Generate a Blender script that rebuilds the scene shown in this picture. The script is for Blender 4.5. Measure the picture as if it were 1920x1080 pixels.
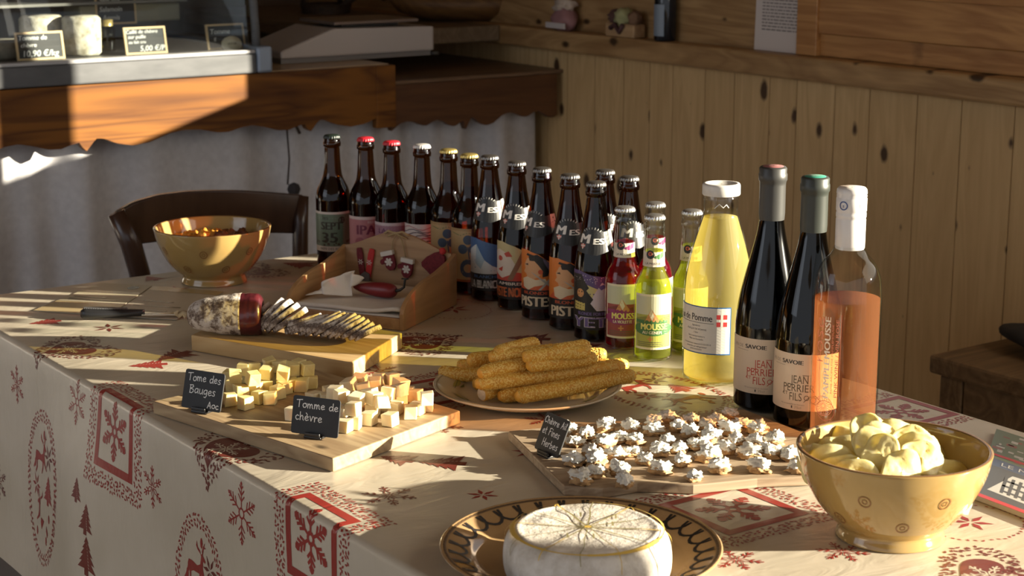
import bpy, math, random
import numpy as np
from mathutils import Vector, Matrix, noise as mnoise
from mathutils.geometry import tessellate_polygon
random.seed(7)
for o in list(bpy.data.objects): bpy.data.objects.remove(o)
SC = bpy.context.scene
COL = SC.collection
PI = math.pi
# ------------------------------------------------------------------ camera
F = 3327.0; CAMH = 1.37
PITCH = math.atan(745/3327.0); YAW = math.radians(35.1)
FW = Vector((math.sin(YAW)*math.cos(PITCH), math.cos(YAW)*math.cos(PITCH), -math.sin(PITCH)))
RT = Vector((math.cos(YAW), -math.sin(YAW), 0)); UP = RT.cross(FW)
CAM = Vector((0, 0, CAMH))
cd = bpy.data.cameras.new('camera'); cam = bpy.data.objects.new('camera', cd); COL.objects.link(cam)
cam.location = CAM
cam.rotation_euler = Matrix((RT, UP, -FW)).transposed().to_euler()
cd.sensor_width = 36; cd.lens = F/1920*36; cd.clip_start = .05; cd.clip_end = 200
cd.dof.use_dof = True; cd.dof.focus_distance = 2.12; cd.dof.aperture_fstop = 12
SC.camera = cam
# ------------------------------------------------------------------ light, world, exposure
SUN_EL = math.radians(12.0); SUN_DIR = Vector((1, -1, 0)).normalized()*math.cos(SUN_EL)+Vector((0, 0, math.sin(SUN_EL)))
sl = bpy.data.lights.new('sun', 'SUN'); sl.energy = 23; sl.angle = math.radians(.53); sl.color = (1, .89, .70)
so = bpy.data.objects.new('sun', sl); COL.objects.link(so)
so.rotation_euler = SUN_DIR.to_track_quat('Z', 'Y').to_euler(); so.location = SUN_DIR*20
wd = bpy.data.worlds.new('sky'); SC.world = wd; wd.use_nodes = True
bg = wd.node_tree.nodes['Background']; bg.inputs[0].default_value = (.80, .84, .90, 1); bg.inputs[1].default_value = .74
SC.view_settings.view_transform = 'Standard'; SC.view_settings.look = 'None'
SC.view_settings.exposure = 0.12; SC.view_settings.gamma = 1; SC.view_settings.use_curve_mapping = False
SC.cycles.transparent_max_bounces = 40; SC.cycles.max_bounces = 8; SC.cycles.transmission_bounces = 8
SC.cycles.use_denoising = True; SC.cycles.sample_clamp_indirect = 6
SC.cycles.caustics_reflective = False; SC.cycles.caustics_refractive = False
def area(name, loc, target, sx, sy, power, color):
    l = bpy.data.lights.new(name, 'AREA'); l.shape = 'RECTANGLE'; l.size = sx; l.size_y = sy; l.energy = power; l.color = color
    o = bpy.data.objects.new(name, l); COL.objects.link(o); o.location = loc
    o.rotation_euler = (Vector(loc)-Vector(target)).to_track_quat('Z', 'Y').to_euler(); return o
# added fill lamps: one inside the ledge-wall window, one for an assumed left window
area('window_fill_light', (2.66, .70, 1.65), (1.2, 1.6, .7), 2.6, .9, 17, (1, .88, .70))
area('left_fill_light', (-1.6, 2.6, 1.8), (1.3, 3.0, .8), 1.6, 1.3, 9, (.80, .88, 1))  # added fill lamp in open space; no window is built here

def P(x, y, z=.75):
    d = FW*F+RT*(x-960)+UP*(540-y); t = (z-CAMH)/d.z; return CAM+d*t
def PXp(x, y, X):
    d = FW*F+RT*(x-960)+UP*(540-y); t = X/d.x; return CAM+d*t
def PYp(x, y, Y):
    d = FW*F+RT*(x-960)+UP*(540-y); t = Y/d.y; return CAM+d*t
def proj(p):
    v = Vector(p)-CAM; z = v.dot(FW); return 960+F*v.dot(RT)/z, 540-F*v.dot(UP)/z
TZ = .7507      # where things stand on the cloth

# ------------------------------------------------------------------ materials
class NT:
    def __init__(s, name):
        s.m = bpy.data.materials.new(name); s.m.use_nodes = True; s.t = s.m.node_tree; s.t.nodes.clear()
        s.out = s.n('ShaderNodeOutputMaterial')
    def n(s, typ, **k):
        nd = s.t.nodes.new(typ)
        for a, b in k.items(): setattr(nd, a, b)
        return nd
    def l(s, a, b): s.t.links.new(a, b)
    def coord(s, kind='Object'): return s.n('ShaderNodeTexCoord').outputs[kind]
    def mapping(s, v, scale=(1, 1, 1), rot=(0, 0, 0), loc=(0, 0, 0)):
        m = s.n('ShaderNodeMapping'); m.inputs['Scale'].default_value = scale; m.inputs['Rotation'].default_value = rot
        m.inputs['Location'].default_value = loc; s.l(v, m.inputs[0]); return m.outputs[0]
    def noise(s, v, scale=5, detail=4, rough=.5, dist=0):
        n = s.n('ShaderNodeTexNoise'); n.inputs['Scale'].default_value = scale; n.inputs['Detail'].default_value = detail
        n.inputs['Roughness'].default_value = rough; n.inputs['Distortion'].default_value = dist
        if v is not None: s.l(v, n.inputs['Vector'])
        return n.outputs['Fac']
    def voro(s, v, scale=5, feature='F1'):
        n = s.n('ShaderNodeTexVoronoi', feature=feature); n.inputs['Scale'].default_value = scale
        s.l(v, n.inputs['Vector']); return n
    def ramp(s, f, stops):
        r = s.n('ShaderNodeValToRGB'); e = r.color_ramp.elements
        while len(e) < len(stops): e.new(.5)
        for i, (p, c) in enumerate(stops):
            e[i].position = p; e[i].color = (*c, 1) if isinstance(c, tuple) else (c, c, c, 1)
        s.l(f, r.inputs[0]); return r.outputs[0]
    def mix(s, f, a, b, mode='MIX'):
        m = s.n('ShaderNodeMix', data_type='RGBA', blend_type=mode)
        for v, i in ((f, 0), (a, 6), (b, 7)):
            if isinstance(v, (int, float)): m.inputs[i].default_value = v
            elif isinstance(v, tuple): m.inputs[i].default_value = (*v, 1)
            else: s.l(v, m.inputs[i])
        return m.outputs[2]
    def math(s, op, a, b=0):
        m = s.n('ShaderNodeMath', operation=op)
        for v, i in ((a, 0), (b, 1)):
            if isinstance(v, (int, float)): m.inputs[i].default_value = v
            else: s.l(v, m.inputs[i])
        return m.outputs[0]
    def bump(s, h, strength=.3, dist=.002):
        b = s.n('ShaderNodeBump'); b.inputs['Strength'].default_value = strength; b.inputs['Distance'].default_value = dist
        s.l(h, b.inputs['Height']); return b.outputs[0]
    def pbr(s, color, rough=.5, metal=0, bump=None, sss=0, sssr=(.01, .006, .003), coat=0, spec=.5, trans=0, sheen=0):
        p = s.n('ShaderNodeBsdfPrincipled')
        if isinstance(color, tuple): p.inputs['Base Color'].default_value = (*color, 1)
        else: s.l(color, p.inputs['Base Color'])
        if isinstance(rough, (int, float)): p.inputs['Roughness'].default_value = rough
        else: s.l(rough, p.inputs['Roughness'])
        p.inputs['Metallic'].default_value = metal; p.inputs['Specular IOR Level'].default_value = spec
        p.inputs['Coat Weight'].default_value = coat; p.inputs['Coat Roughness'].default_value = .08
        if sss:
            p.inputs['Subsurface Weight'].default_value = sss; p.inputs['Subsurface Radius'].default_value = sssr
            p.inputs['Subsurface Scale'].default_value = 1
        p.inputs['Sheen Weight'].default_value = sheen
        if bump is not None: s.l(bump, p.inputs['Normal'])
        s.l(p.outputs[0], s.out.inputs[0]); return p
MATS = {}
def flat(name, color, rough=.5, **k):
    if name not in MATS:
        t = NT(name); t.pbr(color, rough, **k); MATS[name] = t.m
    return MATS[name]
def noisy(name, stops, scale=20, detail=4, rough=.5, bumps=.2, bdist=.001, stretch=(1, 1, 1), nr=.55, **k):
    if name in MATS: return MATS[name]
    t = NT(name); v = t.mapping(t.coord(), stretch); f = t.noise(v, scale, detail, nr)
    t.pbr(t.ramp(f, stops), rough, bump=t.bump(f, bumps, bdist) if bumps else None, **k); MATS[name] = t.m; return t.m
def wood(name, light, dark, axis=2, scale=1., knots=0, rough=.55, island=False, spec=.4, contrast=1., kdark=None, kscale=5, kplane=(0, 1)):
    if name in MATS: return MATS[name]
    t = NT(name); v = t.coord()
    if island:
        g = t.n('ShaderNodeNewGeometry'); r = g.outputs['Random Per Island']
        cx = t.n('ShaderNodeCombineXYZ')
        for i in range(3): t.l(t.math('MULTIPLY', r, 13.7*(i+1)), cx.inputs[i])
        va = t.n('ShaderNodeVectorMath', operation='ADD'); t.l(v, va.inputs[0]); t.l(cx.outputs[0], va.inputs[1]); v = va.outputs[0]
    st = [1, 1, 1]; st[axis] = .07
    grain = t.noise(t.mapping(v, tuple(a*scale for a in st)), 60, 6, .6, .3)
    st[axis] = .12
    broad = t.noise(t.mapping(v, tuple(a*scale for a in st)), 9, 3, .55, 1.2)
    rings = t.math('FRACT', t.math('MULTIPLY', broad, 7.0))
    rings = t.math('ABSOLUTE', t.math('SUBTRACT', rings, .5))
    f = t.math('ADD', t.math('MULTIPLY', grain, .55), t.math('MULTIPLY', rings, .5*contrast))
    c = t.ramp(f, [(.22, dark), (.62, light)])
    if island:
        c = t.mix(t.math('MULTIPLY', r, .35), c, dark)
    if knots:
        st = [1, 1, 1]; st[axis] = .55
        sp_ = t.n('ShaderNodeSeparateXYZ'); t.l(t.mapping(v, tuple(st)), sp_.inputs[0]); cb_ = t.n('ShaderNodeCombineXYZ')
        t.l(sp_.outputs[kplane[0]], cb_.inputs[0]); t.l(sp_.outputs[kplane[1]], cb_.inputs[1])
        vo = t.voro(cb_.outputs[0], kscale); vo.voronoi_dimensions = '2D'
        nz = t.noise(v, 40, 2)
        d = t.math('ADD', vo.outputs['Distance'], t.math('MULTIPLY', t.math('SUBTRACT', nz, .5), .06))
        # only some of the cells carry a knot
        sel = t.n('ShaderNodeSeparateColor'); t.l(vo.outputs['Color'], sel.inputs[0])
        thr = t.math('SUBTRACT', t.math('MULTIPLY', sel.outputs[0], knots), knots*.35)
        k = t.math('LESS_THAN', d, thr)
        kk = t.ramp(t.math('SUBTRACT', d, thr), [(0, 1.), (.05, 0.)])
        c = t.mix(kk, c, kdark or tuple(a*.35 for a in dark))
    t.pbr(c, rough, bump=t.bump(f, .25, .0012), spec=spec); MATS[name] = t.m; return t.m
def glass(name, face, edge, gloss=.95, rough=.02, body=None, bfac=0.):
    """thin clear or tinted wall: transparent tint (denser seen edge-on or face-on) under a mirror coat"""
    if name in MATS: return MATS[name]
    t = NT(name); lw = t.n('ShaderNodeLayerWeight'); lw.inputs[0].default_value = .5
    tr = t.n('ShaderNodeBsdfTransparent'); t.l(t.mix(lw.outputs['Facing'], face, edge), tr.inputs[0])
    sh = tr.outputs[0]
    if bfac:
        df = t.n('ShaderNodeBsdfDiffuse'); df.inputs[0].default_value = (*body, 1)
        tl = t.n('ShaderNodeBsdfTranslucent'); tl.inputs[0].default_value = (*body, 1)
        a = t.n('ShaderNodeMixShader'); a.inputs[0].default_value = .6; t.l(df.outputs[0], a.inputs[1]); t.l(tl.outputs[0], a.inputs[2])
        b = t.n('ShaderNodeMixShader'); b.inputs[0].default_value = bfac; t.l(sh, b.inputs[1]); t.l(a.outputs[0], b.inputs[2]); sh = b.outputs[0]
    if gloss:
        gl = t.n('ShaderNodeBsdfGlossy'); gl.inputs['Roughness'].default_value = rough; gl.inputs[0].default_value = (gloss, gloss, gloss, 1)
        fr = t.math('ADD', .04, t.math('MULTIPLY', .9, t.math('POWER', lw.outputs['Facing'], 5.0)))   # Schlick, the same from both sides
        m = t.n('ShaderNodeMixShader'); t.l(fr, m.inputs[0]); t.l(sh, m.inputs[1]); t.l(gl.outputs[0], m.inputs[2]); sh = m.outputs[0]
    t.l(sh, t.out.inputs[0]); MATS[name] = t.m; return t.m

# ------------------------------------------------------------------ mesh building
class MB:
    def __init__(s): s.v = []; s.f = []; s.m = []; s.s = []
    def add(s, vs, fs, mi=0, smooth=False):
        b = len(s.v); s.v += [tuple(v) for v in vs]
        for f in fs: s.f.append(tuple(b+i for i in f)); s.m.append(mi); s.s.append(smooth)
        return s
    def box(s, c, d, rot=None, mi=0):
        c = Vector(c); R = rot.to_3x3() if rot else Matrix.Identity(3)
        vs = [c+R@Vector((x*d[0]/2, y*d[1]/2, z*d[2]/2)) for x in (-1, 1) for y in (-1, 1) for z in (-1, 1)]
        return s.add(vs, [(0, 1, 3, 2), (4, 6, 7, 5), (0, 4, 5, 1), (2, 3, 7, 6), (0, 2, 6, 4), (1, 5, 7, 3)], mi)
    def bbox(s, a, b, mi=0):
        return s.box([(a[i]+b[i])/2 for i in range(3)], [abs(b[i]-a[i]) for i in range(3)], None, mi)
    def lathe(s, prof, seg=48, c=(0, 0, 0), mi=0, smooth=True, M=None, capb=False, capt=False):
        vs = []; n = len(prof)
        for r, z in prof:
            for k in range(seg):
                a = 2*PI*k/seg; vs.append(Vector((r*math.cos(a), r*math.sin(a), z)))
        if M: vs = [M@v for v in vs]
        c = Vector(c); vs = [v+c for v in vs]
        fs = [(i*seg+k, i*seg+(k+1) % seg, (i+1)*seg+(k+1) % seg, (i+1)*seg+k) for i in range(n-1) for k in range(seg)]
        if capb: fs.append(tuple(range(seg-1, -1, -1)))
        if capt: fs.append(tuple((n-1)*seg+k for k in range(seg)))
        return s.add(vs, fs, mi, smooth)
    def tube(s, pts, r, seg=10, mi=0, caps=True, smooth=True):
        pts = [Vector(p) for p in pts]; n = len(pts); rr = r if isinstance(r, (list, tuple)) else [r]*n
        vs = []; nrm = None
        for i, p in enumerate(pts):
            t = (pts[min(i+1, n-1)]-pts[max(i-1, 0)]).normalized()
            if nrm is None:
                nrm = t.orthogonal().normalized()
            nrm = (nrm-t*nrm.dot(t)).normalized(); b = t.cross(nrm)
            for k in range(seg):
                a = 2*PI*k/seg; vs.append(p+(nrm*math.cos(a)+b*math.sin(a))*rr[i])
        fs = [(i*seg+k, i*seg+(k+1) % seg, (i+1)*seg+(k+1) % seg, (i+1)*seg+k) for i in range(n-1) for k in range(seg)]
        if caps: fs += [tuple(range(seg-1, -1, -1)), tuple((n-1)*seg+k for k in range(seg))]
        return s.add(vs, fs, mi, smooth)
    def prism(s, poly, h, M=None, mi=0, z0=0.):
        """poly in xy, from z0 to z0+h, then M"""
        n = len(poly); area_ = sum(poly[i][0]*poly[(i+1) % n][1]-poly[(i+1) % n][0]*poly[i][1] for i in range(n))
        if area_ < 0: poly = poly[::-1]
        vs = [Vector((x, y, z0)) for x, y in poly]+[Vector((x, y, z0+h)) for x, y in poly]
        if M: vs = [M@v for v in vs]
        fs = [(i, (i+1) % n, n+(i+1) % n, n+i) for i in range(n)]
        tri = tessellate_polygon([[Vector((x, y, 0)) for x, y in poly]])
        for t in tri:
            a, b, c = t
            if (poly[b][0]-poly[a][0])*(poly[c][1]-poly[a][1])-(poly[b][1]-poly[a][1])*(poly[c][0]-poly[a][0]) < 0: b, c = c, b
            fs.append((n+a, n+b, n+c)); fs.append((a, c, b))
        return s.add(vs, fs, mi)
    def grid(s, fn, nu, nv, mi=0, smooth=True, wrap=False):
        vs = [fn(i/nu, j/nv) for j in range(nv+1) for i in range(nu+1)]
        w = nu+1
        return s.add(vs, [(j*w+i, j*w+i+1, (j+1)*w+i+1, (j+1)*w+i) for j in range(nv) for i in range(nu)], mi, smooth)
    def mesh(s, name, mats):
        me = bpy.data.meshes.new(name); me.from_pydata(s.v, [], s.f)
        for m in (mats if isinstance(mats, (list, tuple)) else [mats]): me.materials.append(m)
        me.polygons.foreach_set('material_index', s.m); me.polygons.foreach_set('use_smooth', s.s)
        me.update(); return me
def tag(o, label=None, cat=None, group=None, kind=None):
    if label: o['label'] = label
    if cat: o['category'] = cat
    if group: o['group'] = group
    if kind: o['kind'] = kind
    return o
def empty(name, loc, rz=0, label=None, cat=None, group=None):
    o = bpy.data.objects.new(name, None); COL.objects.link(o); o.location = loc; o.rotation_euler = (0, 0, rz)
    o.empty_display_size = .02
    return tag(o, label, cat, group)
def part(name, mb, mats, parent=None, loc=None, rz=0, bevel=0, solid=0, sub=0, label=None, bseg=2):
    me = mb.mesh(name, mats) if isinstance(mb, MB) else mb
    o = bpy.data.objects.new(name, me); COL.objects.link(o)
    if parent is not None: o.parent = parent
    if loc is not None: o.location = loc
    if rz: o.rotation_euler = (0, 0, rz)
    if solid:
        m = o.modifiers.new('solid', 'SOLIDIFY'); m.thickness = solid; m.offset = 0
    if sub:
        m = o.modifiers.new('sub', 'SUBSURF'); m.levels = sub; m.render_levels = sub
    if bevel:
        m = o.modifiers.new('bevel', 'BEVEL'); m.width = bevel; m.segments = bseg; m.limit_method = 'ANGLE'; m.angle_limit = math.radians(40)
    if label: o['label'] = label
    return o
def dup(root, loc, rot=None, label=None, group=None):
    r = root.copy(); COL.objects.link(r); r.location = loc
    if rot is not None: r.rotation_euler = rot
    if label: r['label'] = label
    if group: r['group'] = group
    for ch in list(root.children):
        c = ch.copy(); COL.objects.link(c); c.parent = r
        for g in list(ch.children):
            d = g.copy(); COL.objects.link(d); d.parent = c
    return r
def ordinal(n): return ['first', 'second', 'third', 'fourth', 'fifth', 'sixth', 'seventh', 'eighth', 'ninth', 'tenth', 'eleventh', 'twelfth', 'thirteenth', 'fourteenth', 'fifteenth', 'sixteenth', 'seventeenth', 'eighteenth', 'nineteenth', 'twentieth', 'twenty-first', 'twenty-second', 'twenty-third', 'twenty-fourth'][n]

# ------------------------------------------------------------------ printed shapes (2D) that are laid on a surface
_font = {}
def glyphs(txt):
    """built-in font outline of a line of text as 2D triangles, cap height about .7"""
    if txt in _font: return _font[txt]
    cu = bpy.data.curves.new('t', 'FONT'); cu.body = txt; cu.resolution_u = 3; cu.size = 1
    o = bpy.data.objects.new('t', cu); COL.objects.link(o)
    dg = bpy.context.evaluated_depsgraph_get(); me = o.evaluated_get(dg).to_mesh(); me.calc_loop_triangles()
    vs = [(v.co.x, v.co.y) for v in me.vertices]
    tr = [[vs[i] for i in t.vertices] for t in me.loop_triangles]
    o.evaluated_get(dg).to_mesh_clear(); bpy.data.objects.remove(o); bpy.data.curves.remove(cu)
    if vs:
        x0 = min(v[0] for v in vs); x1 = max(v[0] for v in vs); tr = [[(x-x0, y) for x, y in t] for t in tr]
    else: x0 = x1 = 0
    _font[txt] = (tr, x1-x0); return _font[txt]
STROKES = {
 'o': (.9, [[(.45, 1), (.1, .8), (.05, .4), (.25, .05), (.6, .05), (.85, .4), (.8, .8), (.45, 1), (.75, .95)]]),
 'a': (1., [[(.8, .85), (.5, 1), (.15, .8), (.05, .4), (.2, .05), (.5, .1), (.8, .5), (.82, .95), (.8, .3), (.95, 0)]]),
 'u': (1., [[(.1, 1), (.1, .4), (.25, .05), (.55, .05), (.8, .4), (.85, 1), (.83, .3), (.98, 0)]]),
 'g': (1., [[(.8, .85), (.5, 1), (.15, .8), (.05, .45), (.25, .1), (.55, .15), (.8, .5), (.82, .95), (.8, -.2), (.55, -.6), (.2, -.5)]]),
 'e': (.9, [[(.1, .45), (.7, .6), (.75, .85), (.45, 1), (.1, .7), (.08, .3), (.35, 0), (.85, .2)]]),
 's': (.8, [[(.7, .9), (.4, 1), (.15, .8), (.3, .55), (.6, .4), (.6, .1), (.3, 0), (.05, .1)]]),
 'm': (1.4, [[(.1, 1), (.12, 0), (.15, .6), (.4, 1), (.6, .8), (.62, 0), (.65, .6), (.9, 1), (1.1, .8), (1.12, .2), (1.3, 0)]]),
 'n': (1., [[(.1, 1), (.12, 0), (.15, .6), (.5, 1), (.72, .8), (.74, .2), (.95, 0)]]),
 'd': (1., [[(.8, .8), (.5, 1), (.15, .8), (.05, .4), (.2, .05), (.5, .05), (.8, .5), (.85, 1.7), (.82, .3), (.95, 0)]]),
 'c': (.8, [[(.7, .85), (.4, 1), (.1, .7), (.08, .3), (.35, 0), (.75, .15)]]),
 'h': (1., [[(.1, 1.7), (.12, 0), (.15, .6), (.5, 1), (.72, .8), (.74, .2), (.92, 0)]]),
 'v': (.9, [[(.1, 1), (.4, 0), (.75, 1), (.9, .9)]]),
 'r': (.75, [[(.1, 1), (.14, 0), (.18, .6), (.4, .95), (.7, .9)]]),
 'è': (.9, [[(.1, .45), (.7, .6), (.75, .85), (.45, 1), (.1, .7), (.08, .3), (.35, 0), (.85, .2)], [(.25, 1.6), (.55, 1.25)]]),
 'i': (.4, [[(.15, 1), (.15, .2), (.35, 0)], [(.15, 1.4), (.2, 1.5)]]),
 'l': (.5, [[(.1, .3), (.45, 1.4), (.3, 1.7), (.15, 1.3), (.2, .2), (.45, 0)]]),
 't': (.7, [[(.3, 1.6), (.3, .2), (.6, 0)], [(.05, 1.05), (.6, 1.1)]]),
 'b': (.9, [[(.1, 1.7), (.12, 0), (.5, .05), (.75, .4), (.6, .85), (.2, .8)]]),
 'T': (1.3, [[(.05, 1.6), (1.3, 1.75)], [(.65, 1.65), (.6, 0)]]),
 'B': (1.2, [[(.2, 1.6), (.15, 0)], [(.05, 1.6), (.8, 1.65), (.95, 1.3), (.25, .9), (.95, .75), (1., .3), (.6, 0), (.1, .05)]]),
 'A': (1.1, [[(.05, 0), (.55, 1.7), (.95, 0)], [(.2, .6), (.85, .65)]]),
 'C': (1.1, [[(1., 1.4), (.6, 1.7), (.15, 1.2), (.1, .5), (.45, 0), (.95, .2)]]),
 'F': (1., [[(.2, 1.6), (.15, 0)], [(.1, 1.6), (.9, 1.7)], [(.2, .9), (.7, .95)]]),
 'H': (1.1, [[(.15, 1.7), (.12, 0)], [(.9, 1.7), (.9, 0)], [(.12, .8), (.9, .9)]]),
 ' ': (.7, [])}
class Decal:
    def __init__(s): s.p = []      # (points, material index, layer)
    def poly(s, pts, mi=0, ly=0): s.p.append(([tuple(p) for p in pts], mi, ly)); return s
    def rect(s, x0, y0, x1, y1, mi=0, ly=0): return s.poly([(x0, y0), (x1, y0), (x1, y1), (x0, y1)], mi, ly)
    def circ(s, x, y, r, mi=0, ly=0, n=14, ry=None):
        ry = ry or r
        return s.poly([(x+r*math.cos(2*PI*k/n), y+ry*math.sin(2*PI*k/n)) for k in range(n)], mi, ly)
    def line(s, pts, w, mi=0, ly=0):
        for a, b in zip(pts[:-1], pts[1:]):
            dx, dy = b[0]-a[0], b[1]-a[1]; L = math.hypot(dx, dy) or 1e-9; nx, ny = -dy/L*w/2, dx/L*w/2
            ex, ey = dx/L*w*.35, dy/L*w*.35
            s.poly([(a[0]-ex+nx, a[1]-ey+ny), (a[0]-ex-nx, a[1]-ey-ny), (b[0]+ex-nx, b[1]+ey-ny), (b[0]+ex+nx, b[1]+ey+ny)], mi, ly)
        return s
    def ring(s, x, y, r, w, mi=0, ly=0, n=20, ry=None, a0=0, a1=2*PI):
        ry = ry or r
        return s.line([(x+r*math.cos(a0+(a1-a0)*k/n), y+ry*math.sin(a0+(a1-a0)*k/n)) for k in range(n+1)], w, mi, ly)
    def text(s, txt, x, y, h, mi=0, ly=0, width=None, align='c', bold=0, shear=0):
        tr, w = glyphs(txt)
        sy = h/.7; sx = (width/w) if width else sy; W = w*sx
        ox = x-(W/2 if align == 'c' else W if align == 'r' else 0)
        for t in tr:
            q = [(ox+a*sx+b*sy*shear, y+b*sy) for a, b in t]
            if bold:
                s.poly([(a-bold, b) for a, b in q], mi, ly); s.poly([(a+bold, b) for a, b in q], mi, ly)
            else: s.poly(q, mi, ly)
        return s
    def chalk(s, txt, x, y, h, w=.0009, mi=0, ly=0, width=None):
        adv = sum(STROKES[c][0]+.12 for c in txt); sx = (width/adv) if width else h
        cx = x; rnd = random.Random(len(txt)*7+int(y*1e4))
        for c in txt:
            a, st = STROKES[c]; dy = rnd.uniform(-.08, .08)
            for l in st: s.line([(cx+px*sx, y+(py+dy)*h) for px, py in l], w, mi, ly)
            cx += (a+.12)*sx
        return s
    def merge(s, o, x=0, y=0, rot=0, sc=1, mi=None, ly=0):
        c, si = math.cos(rot)*sc, math.sin(rot)*sc
        for pts, m, l in o.p: s.p.append(([(x+a*c-b*si, y+a*si+b*c) for a, b in pts], m if mi is None else mi, l+ly))
        return s
    def clip(s, x0, x1, y0=-1e9, y1=1e9):
        """keeps what lies inside a window (labels wrap round the bottle; print stops at their edge)"""
        out = []
        def cut(pts, ax, val, keep_ge):
            r = []
            for i in range(len(pts)):
                a, b = pts[i], pts[(i+1) % len(pts)]
                ia = (a[ax] >= val) == keep_ge; ib = (b[ax] >= val) == keep_ge
                if ia: r.append(a)
                if ia != ib:
                    t = (val-a[ax])/(b[ax]-a[ax]); r.append((a[0]+(b[0]-a[0])*t, a[1]+(b[1]-a[1])*t))
            return r
        for pts, m, l in s.p:
            if max(p[0] for p in pts) <= x1 and min(p[0] for p in pts) >= x0 and max(p[1] for p in pts) <= y1 and min(p[1] for p in pts) >= y0:
                out.append((pts, m, l)); continue
            for ax, val, ge in ((0, x0, True), (0, x1, False), (1, y0, True), (1, y1, False)):
                if len(pts) >= 3: pts = cut(pts, ax, val, ge)
            if len(pts) >= 3: out.append((pts, m, l))
        s.p = out; return s
    def to(s, mb, fn, edge=.012, off=.0003, step=.00012, base=0, flip=False):
        """fn(x,y)->(point, normal); long triangles are cut so they follow the surface"""
        for pk, (pts, mi, ly) in enumerate(s.p):
            if len(pts) < 3: continue
            eps = (pk % 8)*.000009
            if len(pts) == 3: tris = [tuple(pts)]
            else:
                tt = tessellate_polygon([[Vector((x, y, 0)) for x, y in pts]]); tris = [tuple(pts[i] for i in t) for t in tt]
            st = list(tris); fin = []
            while st:
                a, b, c = st.pop()
                e = [math.dist(a, b), math.dist(b, c), math.dist(c, a)]; m = max(e)
                if m <= edge: fin.append((a, b, c)); continue
                k = e.index(m)
                if k == 1: a, b, c = b, c, a
                elif k == 2: a, b, c = c, a, b
                q = ((a[0]+b[0])/2, (a[1]+b[1])/2); st += [(a, q, c), (q, b, c)]
            idx = {}; vs = []; fs = []
            for t in fin:
                if ((t[1][0]-t[0][0])*(t[2][1]-t[0][1])-(t[1][1]-t[0][1])*(t[2][0]-t[0][0]) < 0) != flip: t = (t[0], t[2], t[1])
                f = []
                for p in t:
                    kx = (round(p[0], 7), round(p[1], 7))
                    if kx not in idx:
                        idx[kx] = len(vs); co, nn = fn(*p); vs.append(Vector(co)+Vector(nn)*(off+step*ly+eps))
                    f.append(idx[kx])
                if len(set(f)) == 3: fs.append(tuple(f))
            mb.add(vs, fs, base+mi, False)
        return mb

# ------------------------------------------------------------------ the room
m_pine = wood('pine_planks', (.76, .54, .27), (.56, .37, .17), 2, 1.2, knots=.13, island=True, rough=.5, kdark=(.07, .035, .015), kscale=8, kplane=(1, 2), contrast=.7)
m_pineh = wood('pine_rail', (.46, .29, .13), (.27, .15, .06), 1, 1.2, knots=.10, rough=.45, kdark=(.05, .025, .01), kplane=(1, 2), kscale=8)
m_frame = wood('window_frame_wood', (.50, .26, .09), (.30, .13, .04), 1, 1.0, knots=.05, rough=.4)
m_plaster = noisy('plaster', [(.3, (.42, .36, .28)), (.7, (.50, .43, .34))], 6, 3, .9, .1)
m_dark = noisy('dark_panel', [(.3, (.10, .06, .035)), (.7, (.16, .10, .06))], 8, 3, .7, .1, stretch=(1, 1, .2))
WX = 2.72
mb = MB()
y = -2.2; i = 0
random.seed(3)
while y < 5.0:
    w = random.choice((.085, .10, .115, .13))
    mb.bbox((WX, y+.0012, 0), (WX+.02, y+w-.0012, .99)); y += w
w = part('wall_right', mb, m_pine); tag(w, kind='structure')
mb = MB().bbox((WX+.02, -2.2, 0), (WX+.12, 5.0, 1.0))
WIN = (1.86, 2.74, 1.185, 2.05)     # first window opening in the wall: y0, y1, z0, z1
WIN2 = (-.745, 1.42, 1.118, 2.05)   # second, assumed from the sun patches, with a lower sill
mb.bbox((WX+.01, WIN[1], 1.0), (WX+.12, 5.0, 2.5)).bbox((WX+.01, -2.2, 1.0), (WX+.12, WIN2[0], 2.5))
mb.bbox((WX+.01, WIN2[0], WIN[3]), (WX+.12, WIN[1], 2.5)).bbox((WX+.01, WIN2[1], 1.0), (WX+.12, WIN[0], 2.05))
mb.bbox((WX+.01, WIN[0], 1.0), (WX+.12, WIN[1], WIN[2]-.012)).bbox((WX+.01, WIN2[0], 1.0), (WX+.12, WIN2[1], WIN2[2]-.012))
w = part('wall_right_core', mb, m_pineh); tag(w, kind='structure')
# ledge cap on the wainscot
mb = MB().bbox((WX-.045, -2.2, .975), (WX+.012, 4.95, 1.026)); w = part('trim_1', mb, m_pineh, bevel=.006); tag(w, kind='structure')
# window frames: bottom rail, posts, glass
def window(name, W, posts, bars, pane_y1):
    mb = MB()
    mb.bbox((WX-.012, W[0]-.02, 1.075), (WX+.0095, W[1]+.02, W[2]-.001)).bbox((WX-.004, W[0]-.02, 1.0265), (WX+.0095, W[1]+.02, 1.0745))
    mb.bbox((WX-.016, W[0]-.02, W[2]-.028), (WX-.0122, W[1]-.016, W[2]-.002))
    mb.bbox((WX-.018, W[1]-.015, 1.0265), (WX+.0095, W[1]+.045, 2.1))
    for yy, ww in posts: mb.bbox((WX+.03, yy, W[2]-.001), (WX+.075, yy+ww, W[3]))
    for yy in bars: mb.bbox((WX+.045, yy, W[2]-.001), (WX+.06, yy+.028, W[3]))
    w = part(name, mb, m_frame, bevel=.003); tag(w, kind='structure')
    part('glass_pane', MB().bbox((WX+.051, W[0]+.001, W[2]), (WX+.054, pane_y1, W[3])), glass('pane_glass', (1, 1, 1), (.95, .97, .96), .9), w)
window('window_1', WIN, [(2.10, .125)], [], WIN[1]-.016)
window('window_2', WIN2, [(-.744, .02)], [], WIN2[1]-.016)
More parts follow.
